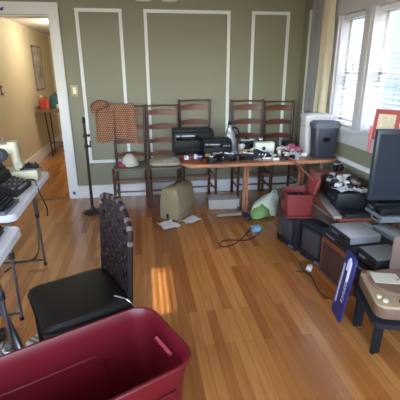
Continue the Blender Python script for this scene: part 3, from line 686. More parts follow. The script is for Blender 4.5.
# ------------------------------------------------------------ low bench on the right and what is on and under it
LZ = .42
t = thing('low_table', 'long low wooden table under the electronics along the window wall', 'table', (1.555, 2.68, 0))
MB().b2((-.16, -.32, LZ-.03), (.315, .52, LZ), bev=.004).build('tabletop', redwood, t)
for sx, sy in ((.29, -.28), (.29, .48), (-.13, .48)): MB().b2((sx-.02, sy-.02, 0), (sx+.02, sy+.02, LZ-.03)).build('leg', redwood, t)
MB().b2((.28, -.2, LZ-.08), (.3, .46, LZ-.03)).build('apron', redwood, t)
# small black TVs on the floor
def tv(label, loc, w, d, h, rz, group=None):
    t = thing('television', label, 'television', loc, rz, group)
    MB().box((0, .015, h/2), (w, d*.45, h), bev=.012).build('case', black_sat, t)
    MB().loft([[(x, .015+d*.2, z) for x, z in [(a, b+h/2) for a, b in rrect(w*.95, h*.92, .02)]], [(x, .015+d*.6, z) for x, z in [(a, b+h/2-.02) for a, b in rrect(w*.6, h*.6, .02)]]]).build('rear_housing', black_pl, t)
    MB().box((0, .015-d*.225-.004, h*.56), (w*.84, .012, h*.72), bev=.006).build('bezel', black_pl, t)
    MB().box((0, .015-d*.225-.011, h*.57), (w*.74, .006, h*.6), bev=.003).build('screen', mat('crt glass', (58, 62, 66), .15), t)
    MB().box((w*.3, .015-d*.225-.004, h*.09), (w*.2, .01, h*.05)).build('control_panel', grey_pl, t)
    return t
tv('small black television under the red toolbox, the one nearer the table', (1.24, 2.86, 0), .28, .3, .3, R(-78))
tv('small black television on the floor with its grey screen facing the room', (1.325, 2.545, 0), .27, .3, .305, R(-75))
# red toolbox
t = thing('toolbox', 'open dark red toolbox standing on the small black televisions', 'toolbox', (1.265, 2.865, .302), R(-8))
TW, TD, TH = .215, .25, .19
m = MB(); m.loft([[(x*s, y*s, z) for x, y in rrect(TW, TD, .012, 3)] for z, s in ((0, .93), (TH, 1), (TH, .95), (.012, .88))]); m.build('box', red_pl, t)
MB().b2((-TW/2-.012, -TD/2-.03, -.0), (TW/2-.003, TD/2, .012)).build('base_flange', red_pl, t)
MB().b2((TW/2-.002, -TD/2, TH-.01), (TW/2+.006, TD/2, TH+.002)).build('hinge', dsteel, t)
MB().box((TW/2+.02, 0, TH+.07), (.022, TD, .15), rot=(R(8), R(14), 0), bev=.004).build('lid', mat('faded red plastic', (138, 58, 52), .45), t)
MB().box((-TW/2-.004, .02, TH*.7), (.01, .05, .035), bev=.002).build('latch', dsteel, t)
t2 = thing('tool_tray', 'black tray of parts lying inside the open red toolbox', 'tray', (1.262, 2.865, .302+.12))
MB().box((0, 0, 0), (.17, .2, .02), bev=.003).build('base', black_pl, t2)
for k in range(5): MB().cyl((-.064+.032*k, -.07, .022), (-.06+.032*k, .07, .025), .011, n=8).build('tool', dsteel if k % 2 else black_sat, t2)
# red rod leaning (lid prop) from toolbox up to the table edge
a = Vector((1.40, 2.80, .57)); b_ = Vector((1.33, 3.22, .69))
o = MB().tube([a, a.lerp(b_, .5), b_], .009, 8).build('rod', mat('dull red metal', (150, 80, 76), .4, metal=.2)); tag(o, 'thin dull red rod leaning from the toolbox to the table edge', 'rod')
# black device on low table (big, clutter on top)
t = thing('stereo_receiver', 'large black receiver under the heap of adapters on the low table', 'receiver', (1.629, 2.7475, LZ), R(-12))
MB().box((0, 0, .075), (.26, .50, .13), bev=.004).build('case', black_pl, t)
for sx in (-1, 1):
    for sy in (-1, 1): MB().cyl((sx*.1, sy*.2, 0), (sx*.1, sy*.2, .012), .016).build('foot', black_sat, t)
MB().b2((-.136, -.245, .02), (-.13, .245, .135)).build('front_panel', black_sat, t)
for k in range(3): MB().cyl((-.135, -.17+.06*k, .08), (-.148, -.17+.06*k, .08), .015, n=16).build('knob', dsteel, t)
# pale board along the table
t = thing('board', 'long grey board lying along the low table in front of the receiver', 'board', (1.440, 2.66, LZ), R(-12))
MB().box((0, 0, .01), (.06, .58, .02), bev=.003).build('plank', mat('grey board', (138, 132, 130), .5), t)
# heap on receiver
RZ = LZ+.142
hk = [(332, 168, 0), (341, 170, 1), (347, 177, 0), (335, 175, 1), (343, 181, 2), (353, 173, 0), (358, 180, 1), (328, 172, 2), (350, 184, 2), (338, 181, 0)]
ga = adapter('small black power adapter in the heap on top of the large receiver', (0, 0, 0), 0, black_pl, 'black adapters on the receiver')
gb = adapter('small white power adapter in the heap on top of the large receiver', (0, 0, 0), 0, white_pl, 'white adapters on the receiver')
gc = gadget('flat silver gadget in the heap on top of the large receiver', (0, 0, 0), 0, silver_pl, black_pl, 'silver gadgets on the receiver')
first = {0: ga, 1: gb, 2: gc}
def on_rec(u, v):   # local receiver coords -> world
    M = Matrix.Translation((1.629, 2.7475, 0)) @ Matrix.Rotation(R(-12), 4, 'Z'); p = M @ Vector((u, v, 0)); return p
rnd = random.Random(5)
cells = [(-.08, -.07), (0.0, -.10), (.08, -.19), (-.085, .02), (.0, -.01), (-.09, .11), (-.01, .08), (.07, .20), (-.09, .2), (.0, .17), (.09, .13), (-.05, .24)]
for i, (u, v) in enumerate(cells):
    k = (1, 0, 2, 0, 1, 2, 1, 1, 0, 1, 0, 1)[i]; p = on_rec(u, v); rz = rnd.uniform(0, 6)
    o = first.pop(k, None)
    if o: o.location = (p.x, p.y, RZ); o.rotation_euler.z = rz
    else: dup((ga, gb, gc)[k], (p.x, p.y, RZ), rz)
o = MB().grid(lambda u, v: (-.09+.18*u, -.06+.12*v, .01*math.sin(u*5+v*3)+.012), 8, 6, .0015).build('plastic_sheet', mat('pale wrap', (206, 210, 216), .3), loc=(1.545, 2.60, RZ+.0), rot=(0, 0, .2)); tag(o, 'pale crumpled plastic sheet on the near corner of the large receiver', 'plastic sheet')
# wooden tray at the window side
t = thing('wooden_box', 'shallow reddish-brown wooden box beside the white wall moulding', 'box', (1.66, 3.115, LZ), R(-6))
MB().b2((-.15, -.07, 0), (.15, .07, .155), bev=.004).build('body', redwood, t); MB().b2((-.155, -.075, .15), (.155, .075, .165), bev=.003).build('lid', redwood, t)
camera_thing('black camera standing on the reddish-brown wooden box', (1.735, 3.09, LZ+.166), .4, .8).name = 'camera'
# DVD players under the monitor
def player(label, loc, w, d, h, rz, m1, topm=None, group=None, disp=True):
    t = thing('disc_player', label, 'disc player', loc, rz, group)
    MB().box((0, 0, h/2+.004), (w, d, h-.006), bev=.004).build('case', m1, t)
    if topm: MB().box((0, 0, h+.0005), (w*.985, d*.975, .004), bev=.001).build('top_cover', topm, t)
    f = MB().b2((-w/2-.006, -d/2, .006), (-w/2, d/2, h-.002)).build('front_panel', m1 if not topm else dgrey_pl, t)
    MB().b2((-w/2-.008, -d*.35, h*.35), (-w/2-.005, -d*.05, h*.65)).build('disc_drawer', glassy if disp else silver_pl, t)
    for k in range(4): MB().b2((-w/2-.009, d*(.08+.08*k), h*.4), (-w/2-.005, d*(.12+.08*k), h*.6)).build('button', grey_pl, t)
    for sy in (-1, 1): MB().cyl((-w*.4, sy*d*.4, 0), (-w*.4, sy*d*.4, .006), .012).cyl((w*.4, sy*d*.4, 0), (w*.4, sy*d*.4, .006), .012).build('feet', black_pl, t)
    return t
player('black disc player stack top, under the dark monitor', (1.765, 2.34, LZ+.051), .24, .2, .05, R(-4), black_pl, dgrey_pl)
player('grey-fronted disc player at the bottom under the dark monitor', (1.76, 2.335, LZ), .25, .22, .05, R(-4), grey_pl)
t = thing('keyboard', 'black keyboard lying on the low table in front of the large receiver', 'keyboard', (1.555, 2.415, LZ), R(-6))
MB().box((0, 0, .014), (.22, .1, .026), bev=.004).build('base', black_sat, t)
for r_ in range(4): MB().b2((-.1, -.042+.022*r_, .026), (.1, -.026+.022*r_, .032)).build('key_row', black_pl, t)
# monitor
t = thing('monitor', 'dark flat monitor standing against the window at the right edge', 'monitor', (1.735, 2.37, LZ+.105), R(-10))
MB().b2((-.1, -.06, 0), (.1, .07, .015), bev=.005).build('base', black_pl, t)
MB().b2((-.03, .02, .01), (.03, .045, .2)).build('neck', black_pl, t)
mf = MB().box((.0, -.005, .285), (.28, .045, .51), bev=.008).build('frame', mat('monitor frame', (44, 50, 62), .4), t)
MB().box((.0, -.029, .29), (.24, .004, .44)).build('screen', mat('monitor screen', (32, 40, 54), .35), t)
# framed red picture behind monitor
t = thing('framed_picture', 'red-bordered picture leaning against the window behind the monitor', 'picture', (1.835, 2.64, .936), 0, rot=(0, R(0), R(32)))
redc = mat('red card', (168, 62, 58), .5)
MB().box((-.0, 0, .115), (.016, .19, .23), rot=(0, R(9), 0)).build('frame', redc, t)
MB().box((-.0105, .0, .115), (.004, .13, .165), rot=(0, R(9), 0)).build('print', mat('mottled print', (206, 190, 158), .5, var=.4, scale=30), t)
MB().box((.0, .097, .115), (.02, .006, .235), rot=(0, R(9), 0)).box((0, 0, .235), (.02, .2, .006), rot=(0, R(9), 0)).build('edge', mat('silver edge', (206, 204, 206), .3), t)
MB().grid(lambda u, v: (-.02-.006*math.sin(v*6), .085+.03*u, .10-.2*v), 4, 8, .002).build('ribbon', mat('pink ribbon', (214, 122, 128), .6), t)
# crumpled grey-brown cloth on the low table near monitor
t = thing('cable_bundle', 'crumpled brown and grey bundle in front of the monitor stand', 'bundle', (1.715, 2.72, RZ-.0)); t.scale = (.75, 1.0, .9)
m = MB(); rnd = random.Random(9)
for k in range(9): m.ball((rnd.uniform(-.06, .05), rnd.uniform(-.08, .08), .02+rnd.uniform(0, .02)), (rnd.uniform(.02, .035), rnd.uniform(.02, .04), .022), 8)
m.build('cloth', mat('brown grey cloth', (120, 104, 100), .7, var=.4, scale=40, bump=.6, bscale=40), t)
MB().tube(spline([(-.08, -.09, .02), (-.02, -.02, .05), (.04, .05, .04), (.05, .1, .02)], 6), .005, 6).build('cord', cable_m, t)
# near stack : wood radio, recorders, silver player
t = thing('wooden_speaker', 'brown wooden speaker cabinet on the floor behind the blue sign', 'speaker', (1.44, 2.21, 0), R(3))
MB().box((0, 0, .145), (.30, .36, .29), bev=.004).build('cabinet', redwood, t)
MB().box((-.152, 0, .14), (.006, .31, .23), bev=.002).build('grille_cloth', mat('brown grille', (74, 44, 34), .8, bump=.5, bscale=200), t)
for s in (-1, 1): MB().b2((-.158, s*.165-.008, .01), (-.15, s*.165+.008, .28)).build('trim_strip', brownwood, t)
player('black video recorder lying directly on the brown wooden speaker', (1.46, 2.22, .291), .32, .36, .065, R(3), black_sat, None)
player('bright silver-topped disc player on top of the pile above the wooden speaker', (1.41, 2.19, .357), .225, .25, .058, R(3), grey_pl, silver_pl)
player('black video recorder with a pale grey top behind the turntable', (1.455, 1.925, .295), .215, .2, .075, R(2), black_sat, grey_pl)
player('black video recorder at the bottom of the pile behind the turntable', (1.48, 1.92, .21), .28, .23, .083, R(2), black_pl, None, disp=False)
t = thing('storage_crate', 'dark crate on the floor under the two recorders behind the turntable', 'crate', (1.50, 1.915, 0))
MB().box((0, 0, .1), (.28, .24, .2), bev=.006).build('body', black_sat, t); MB().box((0, 0, .202), (.29, .25, .014), bev=.003).build('lid', dgrey_pl, t)
t = thing('soundbar', 'long pale grey soundbar lying beside the silver-topped player', 'soundbar', (1.70, 2.06, .30), R(6))
MB().box((0, 0, .055), (.12, .50, .07), bev=.008).build('body', mat('pale grey plastic', (160, 162, 166), .4), t); MB().b2((-.063, -.24, .03), (-.058, .24, .08)).build('grille', grey_pl, t)
MB().box((0, 0, .01), (.1, .3, .02)).build('base', dgrey_pl, t)
t = thing('storage_crate', 'low dark crate under the pale grey soundbar by the wall', 'crate', (1.76, 2.08, 0))
MB().box((0, 0, .145), (.2, .46, .29), bev=.006).build('body', black_sat, t); MB().box((0, 0, .293), (.205, .465, .012), bev=.003).build('lid', dgrey_pl, t)
# turntable on black low stand
t = thing('low_stand', 'low black stand with flat legs under the record player', 'stand', (1.34, 1.56, 0), R(-16))
MB().prism(rrect(.42, .44, .05), .242, .268).build('top', black_sat, t)
for sx, sy, rz in ((-.135, -.10, .45), (-.165, .13, .2), (.16, .17, 0), (.17, -.17, 0)):
    MB().prism([(-.026, 0), (.022, 0), (.03, .242), (-.026, .242)], -.009, .009, M=Matrix.Translation((sx, sy, 0)) @ Matrix.Rotation(rz, 4, 'Z') @ Matrix.Rotation(PI/2, 4, 'X')).build('leg', black_sat, t)
t = thing('record_player', 'portable record player in a tan case with a brown platter', 'record player', (1.34, 1.56, .269), R(-16))
tan_m = mat('tan case', (176, 152, 122), .5, var=.08)
MB().loft([[(x, y, z) for x, y in rrect(.38*s, .37*s, .05)] for z, s in ((0, .95), (.006, 1), (.06, 1), (.064, .985))]).build('case', mat('brown case', (112, 84, 66), .55, var=.15), t)
MB().loft([[(x, y, z) for x, y in rrect(.375*s, .365*s, .048)] for z, s in ((.063, 1), (.074, 1), (.077, .985))]).build('deck', tan_m, t)
p = MB().lathe([(0, .078), (.13, .078), (.136, .083), (.136, .094), (.13, .1), (.02, .1), (0, .1)], c=(-.03, .035, 0), n=40).build('platter', mat('brown felt platter', (126, 98, 80), .6, var=.1), t)
MB().cyl((-.03, .035, .1), (-.03, .035, .112), .006).build('spindle', chrome, p)
for kx, y in ((-.16, -.10), (-.14, -.135)): MB().lathe([(0, 0), (.013, 0), (.013, .01), (.009, .014), (0, .014)], c=(kx, y, .077)).build('knob', cream_pl, t)
MB().box((-.168, .155, .082), (.026, .03, .012), bev=.003).build('latch_block', redwood, t)
MB().box((-.06, -.155, .085), (.014, .05, .02), rot=(0, 0, .4)).build('switch', dsteel, t)
MB().cyl((.0, -.16, .09), (.03, -.14, .098), .012).build('tone_arm_rest', white_pl, t)
MB().tube(spline([(.15, -.14, .1), (.14, -.02, .115), (.1, .05, .108)], 5), .005, 8).build('tone_arm', chrome, t)
MB().box((.08, .192, .185), (.2, .014, .22), rot=(R(-3), 0, 0), bev=.004).build('lid', mat('brown lid lining', (104, 82, 72), .6), t)
for k in range(3): MB().box((-.191, -.1+.1*k, .04), (.006, .035, .02), bev=.002).build('case_stud', brownwood, t)
o = MB().box((0, 0, 0), (.14, .11, .002)).build('card', mat('pale card', (208, 206, 186), .6, var=.15, scale=40), loc=(1.275, 1.635, .3725), rot=(0, 0, -.3)); tag(o, 'pale instruction card lying on the record player platter', 'card')
# blue sign
P0, P1 = G(342, 324, 0), G(332, 309, 0)
Q0, Q1 = Vector((1.235, 1.80, .41)), Vector((1.235, 1.935, .46))
P0 = Vector((1.112, 1.755, .002)); P1 = Vector((1.138, 1.905, .002))
ex = (P1-P0).normalized(); upv = (Vector((.052, .0, .43))).normalized(); nz = ex.cross(upv).normalized(); upv = nz.cross(ex)
M = Matrix((ex, upv, nz)).transposed().to_4x4(); M.translation = P0
t = bpy.data.objects.new('sign', None); C.objects.link(t); t.matrix_world = M
tag(t, 'dark blue sign with white lettering leaning behind the record player', 'sign')
SW, SH = .155, .43
MB().prism(rrect(SW, SH, .02, 4, SW/2, SH/2), 0, .008).build('panel', mat('blue sign', (44, 50, 120), .45, var=.05), t)
sgn = -1 if nz.x > 0 else 1
zf = .0085 if nz.x < 0 else -.0015
wm = mat('white sign paint', (206, 204, 220), .5)
m = MB()
MB().tube([(SW*.30, SH*.62, zf), (SW*.32, SH*.9, zf), (SW*.44, SH*.935, zf), (SW*.5, SH*.9, zf), (SW*.5, SH*.76, zf)], .010, 6).build('emblem', wm, t)
MB().box((SW*.82, SH*.5, zf), (.02, SH*.62, .002)).build('stripe', wm, t)
# row of illegible narrow letters running up the panel
for k, sh in enumerate(('c', 'o', 'n', 'v', 'i', 's')):
    cu = bpy.data.curves.new('letter', 'FONT'); cu.body = sh; cu.size = .062; cu.extrude = .0008; cu.align_x = 'CENTER'
    tmp = bpy.data.objects.new('letter', cu); C.objects.link(tmp); dg = bpy.context.evaluated_depsgraph_get(); me = bpy.data.meshes.new_from_object(tmp.evaluated_get(dg)); bpy.data.objects.remove(tmp)
    me.materials.append(wm); o = bpy.data.objects.new('letter', me); C.objects.link(o); o.parent = t
    o.matrix_local = Matrix.Translation((SW*.42, SH*(.58-.055*k), zf)) @ Matrix.Rotation(-PI/2, 4, 'Z') @ (Matrix.Rotation(PI, 4, 'X') if nz.x > 0 else Matrix.Identity(4))
# cords near televisions
o = MB().tube(spline([Vector((*(G(x, y, .005).xy), .005)) for x, y in ((300, 262), (303, 270), (311, 276), (316, 286), (322, 294), (330, 299))], 6), .004, 6).build('cable', cable_m); tag(o, 'black cord on the floor along the foot of the wooden speaker', 'cord')
b = G(309, 270, 0)
t = thing('power_adapter', 'white plug adapter on the floor by the black television', 'power adapter', (b.x, b.y, 0), .9)
MB().box((0, 0, .018), (.05, .04, .036), bev=.006).build('body', white_pl, t); MB().box((.03, .0, .02), (.03, .02, .018), bev=.004).build('plug', white_pl, t); MB().tube(spline([(-.02, 0, .015), (-.06, .03, .005), (-.07, .08, .004)]), .003, 6).build('cord', cable_m, t)

# ------------------------------------------------------------ folding tables on the left
tbl_m = mat('white table plastic', (226, 231, 240), .45, var=.03)
def folding_table(label, corner_far, corner_near, width, x_leg):
    a = Vector(corner_far); b = Vector(corner_near); dy = (b-a); L_ = dy.length; ang = math.atan2(dy.x, -dy.y)
    c = (a+b)/2
    t = thing('folding_table', label, 'table', (c.x, c.y, 0), ang, 'white folding tables')
    m = MB(); m.loft([[(x-width/2, y, z) for x, y in rrect(width-d, L_-d, .04)] for z, d in ((.685, .02), (.69, 0), (.725, 0), (.73, .01))]); m.build('tabletop', tbl_m, t)
    for s in (1, -1):
        y = s*(L_/2-.14)
        for x in (-.1, -width+.1):
            l = MB().tube([(x, y-s*.05, .69), (x, y, .42)], .0125, 10).tube([(x, y, .44), (x, y+s*.02, .0)], .0085, 10).build('leg', steel, t)
            MB().cyl((x, y, .41), (x, y, .45), .016).build('collar', dsteel, l); MB().cyl((x, y+s*.02, 0), (x, y+s*.02, .02), .013).build('foot_cap', black_pl, l)
        MB().cyl((-.1, y+s*.018, .045), (-width+.1, y+s*.018, .045), .007).build('crossbar', dsteel, t)
        MB().cyl((-.1, y-s*.05, .66), (-width+.1, y-s*.05, .66), .008).build('crossbar', dsteel, t)
        MB().cyl((-width/2, y-s*.04, .62), (-width/2, y-s*.28, .675), .007).build('brace', steel, t)
    return t
folding_table('white folding table with the sewing machine, the farther one', (-.715, 2.94), (-.69, 1.99), 1.0, 0)
folding_table('white folding table nearest the camera at the left edge', (-.612, 1.835), (-.60, 1.06), 1.0, 0)
TT = .731
# sewing machine
t = thing('sewing_machine', 'cream sewing machine with hand wheel on the farther folding table', 'sewing machine', (-.95, 2.70, TT), R(8))
t.scale = (1, 1, .9)
MB().box((0.02, 0, .045), (.40, .17, .085), bev=.012).build('bed', mat('old cream enamel', (188, 182, 158), .4, var=.05), t)
MB().loft([[(-.06+x*s, y*s, z) for x, y in rrect(.10, .12, .03)] for z, s in ((.085, 1), (.2, .92), (.29, .92), (.3, .85))]).build('column', cream_pl, t) if False else None
# upright leans: arm
MB().loft([[(x+dx, y, z) for x, y in rrect(.07*s, .10, .03)] for z, dx, s in ((.085, .105, 1.0), (.15, .09, .8), (.22, .085, .85), (.285, .08, 1.0), (.3, .075, .9))]).build('upright', MATS['old cream enamel'], t)
MB().box((-.04, 0, .25), (.26, .105, .085), bev=.02).build('arm', MATS['old cream enamel'], t)
MB().cyl((-.16, 0, .1), (-.16, 0, .23), .018).cyl((-.16, 0, .09), (-.16, 0, .12), .006).build('needle_head', chrome, t)
MB().cyl((.0, -.055, .215), (.0, -.078, .215), .05, n=28).build('hand_wheel', black_sat, t)
MB().cyl((.0, -.078, .215), (.0, -.084, .215), .03, n=24).build('wheel_hub', dsteel, t)
for k in range(4): MB().cyl((-.12+.045*k, .02, .29), (-.12+.045*k, .02, .33), .003, n=6).build('spool_pin', chrome, t)
MB().box((.16, 0, .093), (.11, .12, .016), bev=.004).build('bobbin_cover', black_pl, t)
m = MB()
for k in range(5): m.box((.13+.02*k, -.02+.015*(k % 3), .108), (.016, .05, .016), rot=(.3*k, 0, .5*k), bev=.002)
m.build('attachment', black_sat, t)
o = MB().tube(spline([(-.80, 2.62, TT+.02), (-.74, 2.60, TT+.025), (-.715, 2.55, TT+.01), (-.69, 2.52, TT-.06), (-.67, 2.55, TT-.16), (-.685, 2.6, TT-.24)], 7), .0045, 6).build('cable', cable_m); tag(o, 'black cord hanging off the edge of the farther folding table', 'cord')
# typewriters
def typewriter(label, loc, rz, w, d, h, m1, m2, keym, keytop):
    t = thing('typewriter', label, 'typewriter', loc, rz, None)
    # keys face +x side (toward the room)
    prof = [(-d/2, 0), (d/2, 0), (d/2, h*.22), (d*.08, h*.45), (d*.02, h*.85), (-d*.1, h), (-d/2, h*.9)]
    MB().prism(prof, -w/2, w/2, M=Matrix.Rotation(PI/2, 4, 'X')).build('body', m1, t)
    MB().cyl((-d*.25, -w/2-.02, h*1.02), (-d*.25, w/2+.02, h*1.02), .018, n=16).build('platen', black_pl, t)
    for s in (-1, 1): MB().cyl((-d*.25, s*(w/2+.02), h*1.02), (-d*.25, s*(w/2+.045), h*1.02), .023, n=16).build('platen_knob', black_pl, t)
    MB().box((-d*.12, 0, h*1.04), (.05, w*.95, .02), rot=(0, .4, 0)).build('carriage', m2, t)
    kb = MB().prism([(d*.46, h*.235), (d*.46, h*.25), (d*.1, h*.46), (d*.1, h*.44)], -w*.46, w*.46, M=Matrix.Rotation(PI/2, 4, 'X')).build('keyboard_well', black_pl, t)
    sl = (h*.45-h*.22)/(d*.42)
    for rw in range(4):
        nk = 9
        for k in range(nk):
            x = d*.40-rw*d*.085; y = (k-(nk-1)/2)*w*.092+rw*.005
            z = h*.22+(d/2-x)*sl+.012
            MB().cyl((x, y, z-.008), (x, y, z+.004), .0098, n=8).build('key', keym if (k+rw) % 4 else keytop, t)
    MB().box((d*.47, 0, h*.26), (.016, w*.5, .012), bev=.003).build('space_bar', keytop, t)
    return t
typewriter('black typewriter with pale-topped keys in front of the sewing machine', (-.89, 2.435, TT), R(-4), .26, .27, .13, black_pl, black_sat, mat('dark key', (44, 44, 46), .4), grey_pl)
typewriter('grey-cased typewriter at the near end of the farther folding table', (-.87, 2.10, TT), R(-2), .22, .28, .085, mat('slate grey case', (92, 98, 110), .45), dsteel, black_pl, dgrey_pl)
typewriter('black-keyed typewriter in a pale case on the nearer folding table', (-.78, 1.65, TT), R(4), .26, .26, .075, mat('pale grey case', (176, 182, 192), .45), grey_pl, black_pl, dgrey_pl)
# cord on the floor near table
o = MB().tube(spline([Vector((*(G(x, y, .005).xy), .005)) for x, y in ((38, 200), (37, 222), (39, 245), (36, 256), (28, 261), (18, 262), (10, 268), (5, 272))], 6), .005, 6).build('cable', cable_m); tag(o, 'thin black cord on the floor under the white folding tables', 'cord')
# clutter under near table
t = thing('floor_vent', 'pale slatted box on the floor beside the black woven chair', 'box', (-.60, 1.87, 0), R(-35))
MB().box((0, 0, .03), (.07, .2, .06), bev=.004).build('body', cream_pl, t)
for k in range(6): MB().b2((-.028, -.085+.03*k, .06), (.028, -.072+.03*k, .063)).build('slot', grey_pl, t)
t.name = 'slatted_box'
foil = mat('crinkled foil', (176, 176, 178), .25, metal=.7, var=.5, scale=30, bump=1, bscale=50)
fk = []
for i, (x, y, s, mm, lab) in enumerate(((-.80, 1.80, .055, foil, 'crinkled silver wrapper nearest the table leg on the floor'), (-.93, 1.70, .065, paper, 'crumpled white plastic on the floor under the nearer folding table'), (-.86, 1.93, .05, black_sat, 'black bundle lying on the floor behind the silver wrapper'), (-.72, 1.68, .05, foil, 'crinkled silver wrapper closest to the red tote'), (-.80, 1.58, .05, mat('brown cloth', (96, 66, 48), .7), 'brown cloth lump on the floor beside the white plastic'), (-1.0, 1.9, .06, grey_pl, 'grey lump at the back of the floor clutter'))):
    rnd = random.Random(i); m = MB()
    for k in range(7):
        m.box((rnd.uniform(-s, s), rnd.uniform(-s, s), rnd.uniform(.3, .9)*s), (s*.9, s*.7, s*.35), rot=(rnd.uniform(-.5, .5), rnd.uniform(-.5, .5), rnd.uniform(0, 3)), bev=.006)
    o = m.build('crumpled_wrapper', mm, loc=(x, y, .0)); tag(o, lab, 'wrapper')
# bent grey tube of the near table / hose
t = thing('chair_frame_tube', 'bent grey metal tube frame leaning under the nearer folding table', 'tube', (0, 0, 0))
MB().tube(spline([(-.93, 1.95, .30), (-.80, 1.85, .27), (-.70, 1.72, .2), (-.655, 1.66, .12), (-.65, 1.65, .02)], 6), .014, 10).build('tube', steel, t)
MB().box((-.645, 1.645, .035), (.07, .05, .07), bev=.01).build('foot', grey_pl, t); t.name = 'metal_tube'

# ------------------------------------------------------------ black woven chair
t = thing('dining_chair', 'black leather dining chair with a woven leather back behind the red tote', 'chair', (-.336, 1.60, 0), R(24))
loops = []
for z, s in ((.385, .93), (.395, .985), (.43, 1.0), (.455, .985), (.466, .93), (.470, .80)):
    loops.append([(x*s, y*s, z-(.006*max(0, -x/.2)) ) for x, y in rrect(.39, .39, .035)])
MB().loft(loops).build('seat', leather, t)
MB().tube([(x, y, .43) for x, y in rrect(.395, .395, .035)]+[(.1975, .1625, .43)], .003, 6).build('piping', leather, t)
MB().b2((-.18, -.18, .345), (.18, .18, .39)).build('seat_frame', black_sat, t)
for sx in (-1, 1):
    for sy in (-1, 1): MB().loft([[(sx*.165+x*s+(.02 if sx > 0 else 0)*(1 if z == 0 else 0), sy*.165+y*s, z) for x, y in rrect(.04, .04, .005, 2)] for z, s in ((0, .7), (.36, 1))]).build('leg', black_sat, t)
def backpt(u, v):   # u across -1..1, v height 0..1
    z = .36+.52*v
    z -= .03*v*max(0, abs(u)-.2)**1.5+(.06*v*v*u*u if u < 0 else 0)
    return Vector((.182+.03*v+.014*math.cos(u*PI/2), u*.18+.006, z))
# woven strips
wl = mat('woven dark leather', (26, 13, 14), .6, var=.2, spec=.25)
NS, NV = 9, 13
m = MB()
for i in range(NS):
    u0_ = -1+2*i/NS; u1_ = -1+2*(i+1)/NS; uc = (u0_+u1_)/2
    vmax = 1-.035*(abs(uc)**4)*2
    def fn(a, b_, u0_=u0_, u1_=u1_, i=i, vmax=vmax):
        p = backpt(u0_+.02+(u1_-u0_-.04)*a, b_*vmax); w_ = .006*math.sin(b_*NV*PI+i*PI); return (p.x-.004+w_, p.y, p.z)
    m.grid(fn, 2, NV*4, .004)
m.build('vertical_strips', wl, t)
m = MB()
for j in range(NV):
    v0, v1 = j/NV, (j+1)/NV
    def fn(a, b_, v0=v0, v1=v1, j=j):
        p = backpt(-1+2*a, v0+.012+(v1-v0-.024)*b_); w_ = -.006*math.sin((a*NS)*PI+0)*(1 if j % 2 else -1); return (p.x-.004+w_, p.y, p.z)
    m.grid(fn, NS*4, 2, .004)
m.build('horizontal_strips', wl, t)
# frame rim (rounded corners), wrapped
rim = []
for k in range(9): rim.append(backpt(-1.0, k/9*.94))
rim += [backpt(-.985, .96), backpt(-.95, .985), backpt(-.88, 1.0)]
for k in range(11): rim.append(backpt(-.8+1.6*k/10, 1.005))
rim += [backpt(.88, 1.0), backpt(.95, .985), backpt(.985, .96)]
for k in range(9): rim.append(backpt(1.0, .94-k/9*.94))
MB().tube(rim, .0135, 8).build('back_frame', wl, t)
lite = mat('leather wrap highlight', (92, 78, 80), .4, var=.2)  # paler colour paints highlights onto the wrapped edge
for k in range(7, len(rim)-8):
    if k % 2 == 0:
        d = (rim[k+1]-rim[k-1]).normalized(); c_ = rim[k]; MB().cyl(c_-d*.010, c_+d*.010, .0145, n=8).build('wrap_band', lite, t)
gapm = mat('pale gap', (88, 72, 68), .6)
for i in range(1, NS):
    for j in range(2, NV):
        if (i+j) % 2: p = backpt(-1+2*i/NS, j/NV); MB().box((p.x-.014, p.y, p.z), (.003, .004, .006)).build('stitch', gapm, t, smooth=False)
MB().tube(spline([(.13, -.13, .475), (.168, -.185, .472), (.19, -.207, .44), (.195, -.208, .41)], 6), .004, 8).build('seat_edge_highlight', chrome, t)  # bright tube stands in for the highlight on the seat's rounded back edge
MB().cyl((.195, -.205, .405), (.195, -.214, .405), .009, n=16).build('screw_cap', chrome, t)

# ------------------------------------------------------------ red tote
t = thing('storage_tote', 'large open dark red plastic storage tote in the foreground', 'storage tote', (-.312, 1.118, 0), R(25.4))
tote = translucent('tote red plastic', (104, 16, 28), .14, .38)
LX, LY, HT = .85, .42, .45
def ring(z, s, inset=0, n=8): return [(x, y, z) for x, y in rrect(LX*s-inset*2-(1-s)*.0, LY-(1-s)*LX-inset*2, .09*s, n)]
MB().loft([ring(0, .90), ring(.01, .905), ring(.40, .97), ring(.402, .985), ring(.445, 1.0), ring(.452, .995), ring(.452, .985), ring(.43, .965), ring(.40, .96), ring(.02, .892), ring(.012, .88)], cap0=True, cap1=True).build('tub', tote, t)
MB().tube([(x, y, .446) for x, y in rrect(LX, LY, .09, 8)]+[(LX/2, LY/2-.09, .446)], .007, 8).build('rim', tote, t)
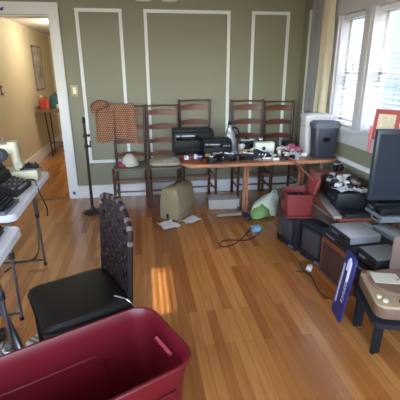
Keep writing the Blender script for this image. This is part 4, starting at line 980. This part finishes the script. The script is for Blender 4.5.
# raised panel on the inner far wall
m = MB(); yw = LY/2-.028
def inner_y(z): return LY/2-.015-(1-.90)*LX*.5*(1-z/.4)*.68
pts = [(-.27, .30), (.16, .30), (.20, .265), (.20, .06), (-.27, .06)]
m.tube([(x, inner_y(z)-.004, z) for x, z in pts], .005, 6); m.build('wall_rib', tote, t)
gm = mat('pinkish handle slot', (176, 70, 84), .4)
m = MB(); m.tube([(LX/2-.034, y, .375) for y in (-.06, -.03, 0, .03, .06)], .009, 8); m.build('handle_recess', gm, t)
m = MB(); m.box((LX*.5*.985+.006, 0, .385), (.03, .17, .012), bev=.004); m.build('handle_grip', tote, t)
m = MB(); m.tube([(x, -LY/2-.0-.002+.006, z) for x, z in ((.22, .28), (.24, .345), (.33, .345), (.35, .28))], .005, 6); m.build('outer_rib', tote, t)

# ------------------------------------------------------------ light
w = bpy.data.worlds.new('world'); sc.world = w; w.use_nodes = True; n = w.node_tree
bg = n.nodes['Background']; sky = n.nodes.new('ShaderNodeTexSky'); sky.sky_type = 'NISHITA'; sky.sun_disc = False
sky.sun_elevation = R(44); sky.sun_rotation = R(80); sky.air_density = 1.0; sky.dust_density = 2.5
mxs = n.nodes.new('ShaderNodeMixRGB'); mxs.inputs[0].default_value = .6; mxs.inputs[2].default_value = (.62, .58, .53, 1)
n.links.new(sky.outputs[0], mxs.inputs[1]); n.links.new(mxs.outputs[0], bg.inputs[0]); bg.inputs[1].default_value = 4.0
sl = bpy.data.lights.new('sun', 'SUN'); sl.energy = 5; sl.angle = R(.5); sl.color = (1, .9, .74)
so = bpy.data.objects.new('sun', sl); C.objects.link(so)
dv = Vector((0.07-1.9, -.33, -1.72))
so.rotation_euler = dv.to_track_quat('-Z', 'Y').to_euler(); so.location = (6, 4, 6)
def area(name, loc, rot, sx, sy, e, col, ):
    l = bpy.data.lights.new(name, 'AREA'); l.shape = 'RECTANGLE'; l.size = sx; l.size_y = sy; l.energy = e; l.color = col
    o = bpy.data.objects.new(name, l); C.objects.link(o); o.location = loc; o.rotation_euler = rot; return o
# hall lamp
t = thing('hall_lamp', 'round flush lamp on the hallway ceiling', 'lamp', (-1.05, 6.3, 2.13))
MB().lathe([(0, -.06), (.08, -.055), (.12, -.02), (.125, 0), (0, 0)]).build('dome', mat('opal glass', (240, 226, 200), .4), t)
for y, e in ((6.3, 11),):
    l = bpy.data.lights.new('hall_lamp_light', 'POINT'); l.energy = e; l.color = (1, .93, .84); l.shadow_soft_size = .08
    o = bpy.data.objects.new('hall_lamp_light', l); C.objects.link(o); o.location = (-1.05, y, 1.97)
sc.view_settings.view_transform = 'Standard'; sc.view_settings.look = 'None'; sc.view_settings.gamma = 1
sc.view_settings.use_curve_mapping = False
sc.view_settings.exposure = 1.25
try: sc.cycles.use_denoising = True
except Exception: pass
